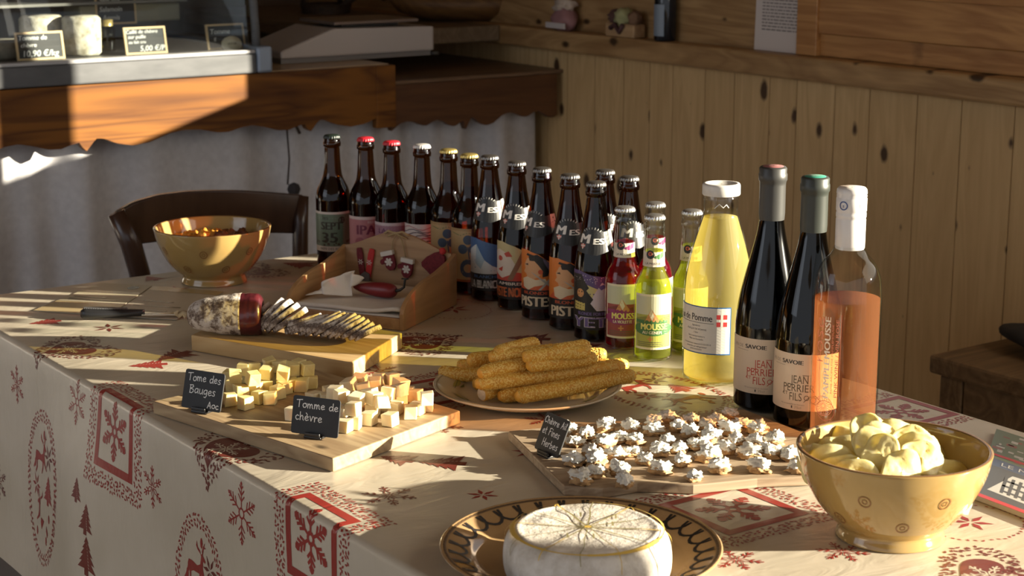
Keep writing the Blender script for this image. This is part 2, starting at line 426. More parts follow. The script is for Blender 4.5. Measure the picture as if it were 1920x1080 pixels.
w = part('wall_back', MB().bbox((-3.2, 5.0, 0), (WX+.2, 5.1, 2.5)), m_dark); tag(w, kind='structure')
w = part('wall_left', MB().bbox((-3.3, 3.4, 0), (-3.2, 5.1, 2.5)), m_plaster); tag(w, kind='structure')
w = part('ceiling', MB().bbox((-3.3, -2.2, 2.5), (WX+.2, 5.1, 2.6)), wood('ceiling_wood', (.42, .27, .13), (.26, .15, .06), 1)); tag(w, kind='structure')
t = NT('floor_tile'); br = t.n('ShaderNodeTexBrick'); br.offset = 0; t.l(t.coord(), br.inputs['Vector'])
br.inputs['Color1'].default_value = (.22, .20, .18, 1); br.inputs['Color2'].default_value = (.26, .24, .21, 1); br.inputs['Mortar'].default_value = (.13, .12, .11, 1)
br.inputs['Scale'].default_value = 1; br.inputs['Brick Width'].default_value = .33; br.inputs['Row Height'].default_value = .33; br.inputs['Mortar Size'].default_value = .004
t.pbr(br.outputs[0], .35)
w = part('floor', MB().bbox((-3.3, -2.2, -.05), (WX+.2, 5.1, 0)), t.m); tag(w, kind='structure')

# ------------------------------------------------------------------ counter with scalloped aprons, curtain, case, scale
m_val = wood('counter_wood', (.20, .080, .018), (.082, .031, .012), 0, .7, rough=.5, contrast=1.7, spec=.12)
m_val2 = wood('counter_wood_darker', (.12, .048, .016), (.07, .025, .008), 0, .7, rough=.5, contrast=1.2)
m_top = wood('counter_top_wood', (.52, .38, .22), (.36, .24, .13), 0, .7, rough=.32)
CY = 3.64
def apron_poly(x0, x1, zt, zb, x_c, per, amp=1.):
    key = [(0, 0), (.02, .012), (.045, .028), (.075, .027), (.13, .014), (.20, .006), (.27, .010), (.36, .026), (.42, .031), (.49, .029), (.57, .019), (.62, .018), (.68, .026),
           (.73, .029), (.79, .022), (.85, .012), (.90, .011), (.94, .018), (.975, .022), (.99, .010), (1, 0)]
    pts = [(x0, zt), (x1, zt)]; xs = np.linspace(x1, x0, int((x1-x0)/.008))
    for x in xs:
        u = ((x-x_c)/per) % 1.0
        for (a, za), (b, zb2) in zip(key[:-1], key[1:]):
            if a <= u <= b: z = za+(zb2-za)*(u-a)/(b-a); break
        pts.append((x, zb+z*amp))
    return pts
MXZ = Matrix(((1, 0, 0, 0), (0, 0, -1, 0), (0, 1, 0, 0), (0, 0, 0, 1)))     # xy -> xz, height to -y
cnt = empty('counter', (1.4, 3.9, 0), 0, 'long wooden shop counter with a scalloped orange-brown apron above a curtain', 'counter')
def cpart(n, mb, m, **k):
    mb.v = [(v[0]-1.4, v[1]-3.9, v[2]) for v in mb.v]; return part(n, mb, m, cnt, **k)
cpart('apron', MB().prism(apron_poly(-.5, 2.15, .966, .822, 1.425, .545), .022, Matrix.Translation((0, CY, 0))@MXZ), m_val, bevel=.002)
cpart('apron_end_post', MB().bbox((2.15, CY-.023, .818), (2.205, CY+.0003, .966)), m_val, bevel=.003)
cpart('apron', MB().prism(apron_poly(2.205, 2.70, .915, .792, 2.42, .30, 1.1), .02, Matrix.Translation((0, CY+.02, 0))@MXZ), m_val2, bevel=.002, label='darker apron board of the lower counter end')
cpart('countertop', MB().bbox((-.5, CY+.0006, .9515), (2.20, CY+.62, .968)), m_top, bevel=.002)
cpart('countertop', MB().bbox((2.206, CY+.001, .9155), (WX-.001, CY+.62, .925)), wood('lower_top_wood', (.20, .12, .07), (.12, .07, .04), 0, .8, rough=.4), bevel=.002)
cpart('screw', MB().lathe([(0, 0), (.0042, 0), (.0035, .0015), (0, .0022)], 12, M=Matrix.Rotation(PI/2, 4, 'X')).add([], []), flat('screw_steel', (.5, .5, .5), .3, metal=1))
cnt.children[-1].location = (2.005-1.4, CY-.0225-3.9, .925)
for sx, sz in ((2.32, .895), (2.59, .90)):
    s_ = part('screw', cnt.children[-1].data, None, cnt, loc=(sx-1.4, CY-.0005-3.9, sz)); 
cpart('leg', MB().bbox((1.15, 4.15, 0), (1.21, 4.21, .95)), m_val2)
cpart('leg', MB().bbox((2.60, 4.15, 0), (2.66, 4.21, .914)), m_val2)
# curtain hanging below
def curtain_fn(x0, x1, z0, z1, yy):
    def fn(u, v):
        x = x0+(x1-x0)*u; z = z0+(z1-z0)*v
        a = .020*math.sin(x*26+1.9*math.sin(x*7+z*1.5))+.012*math.sin(x*57+2.6*math.sin(x*5+1)+z*2)+.010*math.sin(x*13+z*3)
        a *= (1.15-.5*v); a += .006*mnoise.noise(Vector((x*6, z*3, 2)))
        return Vector((x, yy+a, z))
    return fn
m_curt = noisy('curtain_cloth', [(.3, (.52, .51, .53)), (.7, (.60, .59, .61))], 60, 2, .9, .15)
c = part('curtain', MB().grid(curtain_fn(-.45, 2.69, .06, .915, 3.715), 420, 14), m_curt, solid=.0015)
tag(c, 'pale grey gathered curtain hanging under the counter', 'curtain')
# hook with cord and small heart ornament
h = empty('hanging_ornament', (1.93, 3.655, .70), 0, 'small dark ornament with a red heart hanging on a cord before the curtain', 'ornament')
part('cord', MB().tube([(0, .0, .13), (.002, -.004, .06), (-.002, 0, .0)], .0022, 6), flat('dark_cord', (.05, .035, .03), .8), h)
part('hook', MB().tube([(.0, 0, .13), (.008, -.004, .142), (.02, -.006, .138), (.03, -.006, .118)], .004, 8), flat('dark_cord', (.05, .035, .03), .8), h)
part('pompom', MB().lathe([(.001, -.016), (.012, -.011), (.016, 0), (.012, .011), (.001, .016)], 16, (.012, -.004, -.012)), flat('dark_wool', (.035, .03, .032), .95), h)
hp = [(math.sin(t)**3*.020, (13*math.cos(t)-5*math.cos(2*t)-2*math.cos(3*t)-math.cos(4*t))*.0013) for t in np.linspace(0, 2*PI, 28)[:-1]]
part('heart', MB().prism(hp, .012, Matrix.Translation((-.008, .004, -.05))@MXZ), flat('heart_felt', (.22, .03, .05), .9), h, bevel=.003)

# refrigerated display case
case = empty('display_case', (1.25, 3.9, .968), 0, 'glass refrigerated display case with a brushed metal base on the counter', 'display case')
m_steel = noisy('brushed_steel', [(.3, (.085, .088, .094)), (.7, (.12, .123, .13))], 40, 3, .5, .1, stretch=(.3, 1, 1), spec=.25)
CX0, CX1, CF, CB = .35, 1.87, CY-.03, CY+.52
def kp(n, mb, m, **k):
    mb.v = [(v[0]-1.25, v[1]-3.9, v[2]-.968) for v in mb.v]; return part(n, mb, m, case, **k)
kp('base', MB().bbox((CX0, CF, .9685), (CX1-.035, CB, 1.012)), m_steel, bevel=.004)
kp('lip', MB().bbox((CX0, CF+.003, 1.0125), (CX1-.035, CF+.035, 1.021)), flat('lip_bright_steel', (.40, .40, .41), .35), bevel=.003)
kp('end_cap', MB().bbox((CX1-.0345, CF-.004, .9685), (CX1+.004, CB, 1.028)), flat('end_cap_blue_grey', (.28, .34, .44), .35, metal=.4), bevel=.006)
kp('shelf', MB().bbox((CX0, CF+.036, 1.0125), (CX1-.036, CB-.01, 1.018)), flat('case_floor', (.07, .065, .06), .4))
def arch(inset=0.):
    pts = []
    for k in range(13):
        a = PI/2*k/12; pts.append((CF+.03+.19*(1-math.cos(a))+inset, 1.02+.36*math.sin(a)-inset))
    return pts
ap = arch()
kp('front_glass', MB().grid(lambda u, v: Vector((CX0+(CX1-.04-CX0)*u, *ap[min(12, int(round(v*12)))])), 2, 12), glass('case_glass', (.97, .98, .98), (.85, .9, .9), .8), solid=.004)
kp('end_frame', MB().tube([(CX1-.02, a, b) for a, b in ap]+[(CX1-.02, CB-.02, 1.38)], .010, 8), m_steel)
sg = MB(); sp = [(a, b) for a, b in ap]+[(CB-.02, 1.38), (CB-.02, 1.02)]
sg.prism(sp, .004, Matrix(((0, 0, 1, CX1-.022), (1, 0, 0, 0), (0, 1, 0, 0), (0, 0, 0, 1))))
kp('side_glass', sg, glass('case_glass_side', (.93, .93, .92), (.8, .82, .82), .8))
kp('back_panel', MB().bbox((CX0, CB-.018, 1.0185), (CX1-.04, CB-.008, 1.38)), flat('case_back', (.20, .20, .20), .5))
kp('top_rail', MB().bbox((CX0, CF+.215, 1.375), (CX1-.03, CB-.01, 1.40)), m_steel, bevel=.004)
kp('inner_shelf', MB().bbox((CX0, CF+.30, 1.115), (CX1-.06, CB-.02, 1.121)), flat('inner_shelf_grey', (.24, .23, .21), .4))
kp('evaporator_box', MB().bbox((1.55, CF+.32, 1.07), (1.80, CF+.42, 1.112)), flat('evap_tan', (.30, .27, .18), .6), bevel=.004)
# goods in the case
m_chev = noisy('mould_rind', [(.30, (.30, .26, .18)), (.5, (.62, .57, .45)), (.7, (.82, .78, .68))], 45, 5, .9, .6, .003)
def case_cheese(px, py, yy, r, hh, lab):
    p = PYp(px, py, yy); rf = .006
    pr = [(0, 0), (r-rf, 0), (r, rf), (r*1.01, hh*.5), (r, hh-rf), (r-rf, hh), (0, hh)]
    pr = [(a, b) for a, b in pr]
    o = part('cheese_round', MB().lathe(pr, 40), m_chev, loc=(p.x, yy, 1.0185)); tag(o, lab, 'cheese', 'tall cheeses in the display case')
case_cheese(80, 100, CY+.16, .047, .085, 'tall mould-rinded cheese cylinder in the display case, behind the left price slate')
case_cheese(155, 100, CY+.10, .042, .085, 'tall pale mould-rinded cheese drum in the display case, between the two left slates')
o = part('cheese_round', MB().lathe([(0, 0), (.045, 0), (.05, .006), (.05, .034), (.045, .04), (0, .04)], 40), noisy('grey_rind', [(.3, (.16, .14, .11)), (.7, (.34, .31, .25))], 50, 5, .9, .5, .003),
         loc=(PYp(5, 95, CY+.10).x, CY+.12, 1.0185)); tag(o, 'flat grey-rinded cheese at the far left inside the display case', 'cheese')
jar = empty('oil_jar', (PYp(201, 80, CY+.16).x, CY+.16, 1.0185), 0, 'small jar of golden oil in the display case beside the second slate', 'jar')
part('jar_body', MB().lathe([(.0, 0), (.017, 0), (.019, .004), (.019, .05), (.013, .058)], 24), glass('oil_glass', (.75, .62, .10), (.45, .33, .03), .9), jar)
part('lid', MB().lathe([(.0145, .056), (.0145, .070), (.0, .070)], 24), flat('gold_lid', (.65, .5, .18), .3, metal=.6), jar)
m_slate = noisy('chalk_slate', [(.3, (.012, .012, .013)), (.7, (.022, .022, .023))], 30, 3, .6, .05)
m_chalk = flat('chalk_white', (.78, .77, .74), .9)
m_swood = flat('slate_frame_wood', (.70, .50, .27), .6)
def framed_slate(px, py, yy, w, hh, lines, lab, roll=0., lean=.2, zz=1.0185, yaw=0., badge=False):
    p = PYp(px, py, yy); r = empty('price_slate', (p.x, yy, zz), yaw, lab, 'price tag')
    M = Matrix.Rotation(-lean, 4, 'X')@Matrix.Rotation(roll, 4, 'Y')@MXZ
    b = .0045
    part('slate', MB().prism([(-w/2+.002, .002), (w/2-.002, .002), (w/2-.002, hh-.002), (-w/2+.002, hh-.002)], .003, M), m_slate, r)
    f = MB()
    for x0, y0, x1, y1 in ((-w/2, 0, w/2, b), (-w/2, hh-b, w/2, hh), (-w/2, b, -w/2+b, hh-b), (w/2-b, b, w/2, hh-b)):
        f.prism([(x0, y0), (x1, y0), (x1, y1), (x0, y1)], .005, M, z0=-.001)
    part('frame', f, m_swood, r)
    d = Decal()
    for txt, x, y, s, a in lines: d.text(txt, x, y, s, align=a, bold=.0003, shear=.15)
    m2 = MB(); nz = (M.to_3x3()@Vector((0, 0, 1)))
    d.to(m2, lambda x, y: (M@Vector((x, y, .003)), nz), edge=1); part('chalk_writing', m2, m_chalk, r)
    if badge:
        bm = MB().lathe([(0, 0), (.022, 0), (.022, .004), (0, .004)], 32, M=M@Matrix.Translation((.010, .010, .006))@Matrix.Diagonal((1.15, .85, 1, 1)))
        part('oval_badge', bm, flat('badge_cream', (.85, .76, .55), .5), r)
        dd = Decal().text('SAVOIE', .010, .009, .005, bold=.0002); m3 = MB(); dd.to(m3, lambda x, y: (M@Vector((x, y, .0101)), nz), edge=1); part('badge_print', m3, flat('badge_ink', (.25, .2, .12), .6), r)
    return r
framed_slate(77, 105, CF+.065, .105, .060, [('Tomme de', -.046, .043, .010, 'l'), ('chèvre', -.042, .028, .009, 'l'), ('10,90 €/kg', -.038, .008, .013, 'l')], 'leftmost framed price slate in the case, reading Tomme de chèvre 10,90')
framed_slate(275, 98, CF+.065, .098, .060, [('Caillé de chèvre', -.044, .046, .008, 'l'), ('sur paille', -.040, .035, .008, 'l'), ('au lait cru', -.040, .024, .007, 'l'), ('5,00 €/P', -.015, .007, .012, 'l')], 'middle framed price slate in the case, reading 5,00 per piece')
framed_slate(425, 92, CF+.072, .094, .058, [('Tomme', -.038, .036, .011, 'l'), ('g', -.030, .022, .009, 'l')], 'right framed price slate in the case, partly covered by an oval badge', badge=True)
framed_slate(218, 45, CF+.32, .100, .075, [('Sauf aux', -.040, .052, .011, 'l'), ('Salamoin', -.040, .030, .011, 'l'), ('Agenis', -.034, .011, .011, 'l')], 'upper framed slate standing on the inner shelf of the case', zz=1.067, lean=.05)
# kitchen scale
sx = PYp(690, 128, 3.80); sc = empty('counter_scale', (2.22, 3.86, .9685), 0, 'white counter scale with a sloping front and a flat weighing plate', 'scale')
m_white = flat('scale_plastic', (.50, .45, .42), .35)
sp_ = [(-.245, .012), (.185, .012), (.185, .072), (-.10, .078), (-.245, .030)]
part('housing', MB().prism(sp_, .20, MXZ@Matrix.Translation((0, 0, -.10))), m_white, sc, bevel=.005)
part('base_skirt', MB().bbox((-.24, -.09, .0), (.18, .09, .0115)), flat('scale_skirt_grey', (.20, .18, .17), .5), sc)  # skirt below the housing in one even grey
part('weighing_plate', MB().bbox((-.09, -.085, .084), (.15, .095, .092)), flat('scale_plate', (.30, .24, .21), .25, metal=.5), sc, bevel=.003)
part('plate_support', MB().bbox((-.05, -.05, .0755), (.11, .06, .0838)), flat('scale_dark', (.05, .045, .04), .5), sc)
part('foot', MB().lathe([(0, 0), (.012, 0), (.012, .008), (0, .008)], 16, (.195, -.085, -.0)), flat('scale_dark', (.05, .045, .04), .5), sc)
# dark wicker basket behind the scale
_t = P(612, 62, .9685); bk = empty('wicker_basket', (_t.x, _t.y, .9685), 0, 'dark wicker basket with a hoop handle behind the scale', 'basket')
m_wick = noisy('dark_wicker', [(.3, (.018, .011, .008)), (.7, (.06, .035, .02))], 90, 3, .7, .8, .003)
part('bowl', MB().lathe([(.0, 0), (.045, 0), (.065, .04), (.075, .085), (.069, .085), (.060, .04), (.04, .006), (0, .006)], 32), m_wick, bk)
part('handle', MB().tube([(-.07, 0, .08), (-.085, 0, .14), (-.06, 0, .185), (-.02, 0, .18), (.02, 0, .13), (.055, 0, .08)], .007, 8), m_wick, bk)
part('cloth_knot', MB().tube([(.05, 0, .075), (.10, 0, .10), (.14, .0, .14)], [.012, .009, .003], 8), m_wick, bk)
# things on the ledge and behind it
def ledge_pt(px, py, X=WX-.02): return PXp(px, py, X)
tr = empty('wooden_tray', (2.62, 4.02, .9265), 0, 'long dark wooden bowl with a pale cloth inside behind the counter end', 'tray')
_t = P(888, 34, 1.03); tr.location = (_t.x, _t.y, 1.0265); tr.scale = (1.35, 1.25, 1.1)
part('tray_body', MB().lathe([(0, 0), (.10, 0), (.155, .02), (.185, .06), (.172, .06), (.14, .024), (.09, .010), (0, .010)], 48, M=Matrix.Rotation(math.radians(-30), 4, 'Z')@Matrix.Diagonal((1.0, .55, 1, 1))), wood('tray_wood', (.20, .10, .03), (.10, .045, .015), 0), tr)
part('lining', MB().lathe([(0, .03), (.10, .045), (.165, .066), (.172, .062)], 48, M=Matrix.Rotation(math.radians(-30), 4, 'Z')@Matrix.Diagonal((1.0, .55, 1, 1))), flat('pale_lining', (.50, .45, .42), .8), tr)
sb = part('trim_2', MB().bbox((2.28, 3.86, .985), (WX-.046, 4.95, 1.026)), wood('shelf_dark_pine', (.20, .14, .085), (.12, .08, .045), 1, 1.2, rough=.5), bevel=.004); tag(sb, kind='structure')
p = ledge_pt(1058, 45, 2.70)
bag = empty('gift_bag', (2.76-.06, p.y, 1.0265), 0, 'small pinkish gift bag on the ledge, left of the straw basket', 'bag')
def blob(rx, ry, rz, amp=.15, fr=30, seed=0, sub=3, power=None):
    import bmesh
    b = bmesh.new(); bmesh.ops.create_icosphere(b, subdivisions=sub, radius=1)
    vs = []
    for v in b.verts:
        d = v.co.normalized(); k = 1+amp*mnoise.noise(d*fr*.1+Vector((seed*7.3, seed*1.7, 0)))*2
        vs.append(Vector((d.x*rx*k, d.y*ry*k, d.z*rz*k)))
    fs = [tuple(x.index for x in f.verts) for f in b.faces]; b.free(); return vs, fs
vs, fs = blob(.028, .045, .03, .12, 16, 1)
part('bag_body', MB().add([v+Vector((0, 0, .028)) for v in vs], fs, 0, True), flat('bag_pink', (.30, .15, .15), .7), bag)
vs, fs = blob(.020, .035, .02, .3, 25, 2)
part('paper_tuft', MB().add([v+Vector((0, 0, .062)) for v in vs], fs, 0, True), flat('tuft_pale', (.50, .40, .32), .8), bag)
part('label_band', MB().bbox((-.03, -.04, .006), (-.026, .04, .020)), flat('band_white', (.55, .5, .48), .6), bag, bevel=.001)
p = ledge_pt(1172, 60, 2.70)
b2 = empty('straw_basket', (2.70, p.y, 1.0265), 0, 'small light wooden basket with figures and greenery on the ledge', 'basket')
part('basket_body', MB().bbox((-.018, -.055, 0), (.018, .055, .032)), wood('punnet_wood', (.50, .33, .17), (.34, .2, .1), 1), b2, bevel=.003)
for k, (yy, c, s_) in enumerate(((-.038, (.20, .11, .06), .017), (.002, (.34, .33, .16), .024), (.036, (.10, .05, .04), .018))):
    vs, fs = blob(s_, s_*1.1, s_, .25, 25, 5+k)
    part('stuffing', MB().add([v+Vector((0, yy, .045)) for v in vs], fs, 0, True), flat('stuff%d' % k, c, .9), b2)
part('bow', MB().tube([(-.022, .03, .02), (-.024, .01, .03), (-.022, -.005, .012), (-.024, -.02, .03)], .006, 6), flat('dark_ribbon', (.07, .03, .03), .7), b2)
p = ledge_pt(1248, 66, 2.705)
b3 = empty('dark_bottle', (2.703, p.y, 1.0265), 0, 'dark glass bottle with a pale label standing on the ledge', 'bottle')
part('bottle_body', MB().lathe([(0, 0), (.024, 0), (.026, .004), (.026, .13), (.012, .17), (.011, .22), (0, .22)], 28), flat('dark_bottle_glass', (.01, .011, .015), .08), b3)
lm = MB(); Decal().rect(-.02, .012, .02, .085).to(lm, lambda x, y: (Vector((-.0263*math.cos(x/.026), .0263*math.sin(x/.026), y)), Vector((-math.cos(x/.026), math.sin(x/.026), 0))), edge=.006)
part('label', lm, flat('bottle_label_blue', (.22, .27, .33), .5), b3)
# notice sheet standing on the ledge
pa, pb = PXp(1421, 88, WX+.003), PXp(1516, 92, WX+.003)
no = empty('notice_sheet', ((WX-.008), (pa.y+pb.y)/2, 1.0268), 0, 'printed white notice sheet leaning on the wall above the ledge', 'paper')
wN = abs(pa.y-pb.y); hN = .235; tilt = .006/hN
fnN = lambda x, y: (Vector((tilt*y, -x, y)), Vector((-1, 0, tilt)))
nm = MB().grid(lambda u, v: fnN((u-.5)*wN, v*hN)[0], 2, 2, smooth=False); part('sheet', nm, flat('paper_white', (.62, .56, .52), .7), no, solid=.0006)
d = Decal(); rnd = random.Random(5)
for k in range(26):
    y0 = .045+k*.0072; x = -wN*.36
    while x < wN*.36:
        w_ = rnd.uniform(.005, .016); d.rect(x, y0, min(x+w_, wN*.38), y0+.0028); x += w_+.0025
nm = MB(); d.to(nm, fnN, edge=1, off=.0012); part('print', nm, flat('grey_ink', (.22, .19, .18), .8), no)

# ------------------------------------------------------------------ bench and cloth by the wall, chair behind the table
m_bench = wood('bench_wood', (.24, .15, .075), (.12, .07, .033), 0, 1.1, rough=.55)
pf = P(1742, 664, .55); bn = empty('bench', (pf.x, pf.y, 0), 0, 'old dark wooden bench against the planked wall at the right', 'bench')
wB = WX-.012-pf.x
bn.location.x = pf.x-.42+wB if False else pf.x
part('seat', MB().bbox((0, -.95, .515), (wB-.003, 0, .55)), m_bench, bn, bevel=.006)
for dx, dy in ((.035, -.045), (.035, -.88), (wB-.05, -.045), (wB-.05, -.88)):
    part('leg', MB().bbox((dx-.025, dy-.025, 0), (dx+.025, dy+.025, .514)), m_bench, bn, bevel=.003)
part('apron', MB().bbox((.012, -.85, .44), (.032, -.075, .514)), m_bench, bn)
vs, fs = blob(.075, .16, .05, .35, 14, 9, 4)
pc = P(1895, 650, .56)
cl = part('folded_cloth', MB().add([Vector((v.x, v.y, max(v.z, -.02)+.0)) for v in vs], fs, 0, True), noisy('dark_jacket', [(.3, (.018, .015, .014)), (.7, (.035, .03, .028))], 30, 3, .9, .3), loc=(pc.x, pc.y, .482))
cl.location = (WX-.100, P(1900, 640, .57).y-.10, .571); tag(cl, 'dark crumpled cloth lying on the bench', 'cloth')
m_chair = noisy('dark_chair_wood', [(.3, (.030, .014, .009)), (.7, (.065, .032, .02))], 14, 4, .25, .05, stretch=(1, 1, .3))
cA, cB = PYp(238, 400, 2.93), PYp(566, 365, 3.05)
chr_ = empty('dining_chair', (1.50, 3.12, 0), 0, 'dark wooden dining chair with a curved top rail behind the table', 'chair')
def ctube(n, pts, r, **k): return part(n, MB().tube([Vector(p)-Vector((1.50, 3.12, 0)) for p in pts], r, 12), m_chair, chr_, **k)
a0 = PYp(262, 512, 2.93); a1 = PYp(245, 455, 2.93); a2 = PYp(218, 405, 2.94)
b0 = PYp(563, 475, 3.08); b1 = PYp(563, 420, 3.08); b2_ = PYp(566, 368, 3.09)
ctube('back_post', [(a0.x+.03, 2.99, 0), (a0.x+.03, 2.98, .45), a0, a1, a2+Vector((0, 0, .006))], [.017, .018, .019, .019, .016])
ctube('back_post', [(b0.x, 3.14, 0), (b0.x, 3.12, .45), b0, b1, b2_], [.015, .016, .016, .016, .014])
def rail(px):
    ks = [(218, 397, 425), (250, 378, 458), (300, 364, 452), (350, 358, 442), (400, 356, 437), (450, 357, 436), (500, 360, 436), (550, 364, 437), (566, 365, 437)]
    for k0, k1 in zip(ks[:-1], ks[1:]):
        if k0[0] <= px <= k1[0]:
            t = (px-k0[0])/(k1[0]-k0[0]); return k0[1]+(k1[1]-k0[1])*t, k0[2]+(k1[2]-k0[2])*t
rm = MB(); vs = []; N = 26
for k in range(N+1):
    px = 218+(566-218)*k/N; a, b = rail(px); yy = 2.94+(3.09-2.94)*k/N+.045*math.sin(PI*k/N)
    A, B_ = PYp(px, a, yy), PYp(px, b, yy)
    vs += [A+Vector((0, -.008, 0)), A+Vector((0, .010, 0)), B_+Vector((0, .010, 0)), B_+Vector((0, -.008, 0))]
vs = [v-Vector((1.50, 3.12, 0)) for v in vs]
fs = [(4*k+i, 4*k+(i+1) % 4, 4*k+4+(i+1) % 4, 4*k+4+i) for k in range(N) for i in range(4)]+[(3, 2, 1, 0), (4*N, 4*N+1, 4*N+2, 4*N+3)]
rm.add(vs, fs, 0, True); part('top_rail', rm, m_chair, chr_, bevel=.003)
part('seat', MB().prism([(a0.x+.01-1.5, -.14), (b0.x-1.5+.02, .0), (b0.x-1.5+.01, .40), (a0.x+.02-1.5, .30)], .03, Matrix.Translation((0, 0, .43))), m_chair, chr_, bevel=.008)
for lx, ly in ((a0.x+.04, 3.38), (b0.x-.01, 3.48)): ctube('leg', [(lx, ly, 0), (lx, ly, .43)], .017)

# ------------------------------------------------------------------ table and printed cloth
TX0, TX1, TY0, TY1 = .82, 1.643, .42, 2.69
tb = empty('table', (1.23, 1.6, 0), 0, 'long dining table hidden under the printed cloth', 'table')
part('tabletop', MB().bbox((TX0+.012-1.23, TY0+.012-1.6, .715), (TX1-.012-1.23, TY1-.012-1.6, .7455)), m_top, tb)
for lx in (TX0+.12, TX1-.12):
    for ly in (TY0+.12, TY1-.12): part('leg', MB().bbox((lx-.03-1.23, ly-.03-1.6, 0), (lx+.03-1.23, ly+.03-1.6, .7145)), m_top, tb)
CR = .008
def skirt_out(s, t):      # how far the hanging cloth swings out, s along the edge, t below the top
    return t*.055+min(1, t/.10)*(.010*math.sin(s*6.3+.6)+.005*math.sin(s*15+1)) * min(1, t/.25+.25)
def top_z(x, y): return 0.00035*mnoise.noise(Vector((x*5, y*5, 0)))
def cloth_pt(u, v):
    """u across the table (X), v along it (Y); beyond the left edge it hangs down"""
    if u >= TX0+CR: return Vector((u, v, .75)), Vector((0, 0, 1))
    L = PI/2*CR; d = TX0+CR-u
    if d < L:
        a = d/CR; return Vector((TX0+CR-CR*math.sin(a), v, .75-CR+CR*math.cos(a))), Vector((-math.sin(a), 0, math.cos(a)))
    t = d-L
    p = lambda v_, t_: Vector((TX0-max(0, skirt_out(v_, t_)), v_, .75-CR-t_))
    c = p(v, t); du = p(v, t+.004)-c; dv = p(v+.004, t)-c
    n = dv.cross(du).normalized()
    if n.x > 0: n = -n
    return c, n
HEM = .335
cm = MB()
us = [TX1-CR-(TX1-TX0-2*CR)*k/12 for k in range(13)]+[TX0+CR-PI/2*CR*k/5 for k in range(1, 6)]+[TX0+CR-PI/2*CR-(HEM)*k/16 for k in range(1, 17)]
vsn = 190; vv = [TY0+(TY1-TY0)*k/vsn for k in range(vsn+1)]
nu = len(us); vs = [cloth_pt(u, v)[0] for v in vv for u in us]
cm.add(vs, [(j*nu+i, (j+1)*nu+i, (j+1)*nu+i+1, j*nu+i+1) for j in range(vsn) for i in range(nu-1)], 0, True)
# the three other hanging sides
def side(fn, n):
    ts = [PI/2*CR*k/4 for k in range(5)]+[PI/2*CR+HEM*k/10 for k in range(1, 11)]
    vs = []
    for k in range(n+1):
        base, out = fn(k/n)
        for t in ts:
            if t <= PI/2*CR+1e-9:
                a = t/CR; vs.append(base+out*(CR*math.sin(a))+Vector((0, 0, -CR+CR*math.cos(a))))
            else:
                tt = t-PI/2*CR; vs.append(base+out*(CR+max(0, skirt_out(k/n*3, tt)))+Vector((0, 0, -CR-tt)))
    m = len(ts); cm.add(vs, [(j*m+i, j*m+i+1, (j+1)*m+i+1, (j+1)*m+i) for j in range(n) for i in range(m-1)], 0, True)
side(lambda s: (Vector((TX1-CR, TY0+(TY1-TY0)*s, .75)), Vector((1, 0, 0))), 80)
side(lambda s: (Vector((TX1-CR-(TX1-TX0-2*CR)*s, TY1-.0, .75)), Vector((0, 1, 0))), 40)
side(lambda s: (Vector((TX0+CR+(TX1-TX0-2*CR)*s, TY0, .75)), Vector((0, -1, 0))), 40)
# printed motifs: 1 = brick red, 2 = dark brown red, 3 = cloth colour over red
def snow(R, mi=1, kind=0, w=None):
    d = Decal(); w = w or R*.055
    for k in range(6):
        a = PI/3*k+PI/6*(kind == 1); c, s = math.cos(a), math.sin(a)
        def q(r, t): return (r*c-t*s, r*s+t*c)
        if kind in (0, 1):
            d.line([q(R*.18, 0), q(R*.95, 0)], w, mi)
            for r0, l in ((.38, .26), (.58, .24), (.78, .14)):
                for sg in (-1, 1):
                    d.line([q(R*r0, 0), q(R*(r0+l*.72), sg*R*l*.72)], w*.95, mi)
            d.poly([q(R*.95, -w*1.3), q(R*1.04, 0), q(R*.95, w*1.3), q(R*.86, 0)], mi)
        elif kind == 2:      # petal flake
            d.line([q(R*.08, 0), q(R*.32, R*.11), q(R*.62, 0), q(R*.32, -R*.11), q(R*.08, 0)], w*.8, mi)
            d.line([q(R*.62, 0), q(R*.92, 0)], w, mi)
            for sg in (-1, 1): d.poly([q(R*.66, 0), q(R*.84, sg*R*.17), q(R*.92, sg*R*.12), q(R*.74, 0)], mi); d.poly([q(R*.46, sg*R*.04), q(R*.60, sg*R*.20), q(R*.68, sg*R*.17), q(R*.52, 0)], mi)
            d.circ(*q(R*.97, 0), R*.05, mi, n=6)
        else:                # bold star
            d.poly([q(R*.10, 0), q(R*.45, R*.14), q(R*.98, 0), q(R*.45, -R*.14)], mi)
    if kind in (0, 1): d.ring(0, 0, R*.16, w*1.2, mi, n=12)
    return d
def leafdots(path, closed, sz, mi, step, seed=0, spread=.0):
    d = Decal(); rnd = random.Random(seed); pts = list(path)+([path[0]] if closed else [])
    acc = 0
    for a, b in zip(pts[:-1], pts[1:]):
        L = math.dist(a, b); t = acc
        while t < L:
            x = a[0]+(b[0]-a[0])*t/L+rnd.uniform(-1, 1)*spread; y = a[1]+(b[1]-a[1])*t/L+rnd.uniform(-1, 1)*spread
            an = rnd.uniform(0, PI); c, s = math.cos(an)*sz, math.sin(an)*sz
            d.poly([(x-c, y-s), (x-s*.5, y+c*.5), (x+c, y+s), (x+s*.5, y-c*.5)], mi); t += step*rnd.uniform(.8, 1.2)
        acc = t-L
    return d
def heartpts(S, n=40):
    return [(S*math.sin(t)**3*16/17, S*(13*math.cos(t)-5*math.cos(2*t)-2*math.cos(3*t)-math.cos(4*t)+2.5)/17) for t in np.linspace(0, 2*PI, n+1)[:-1]]
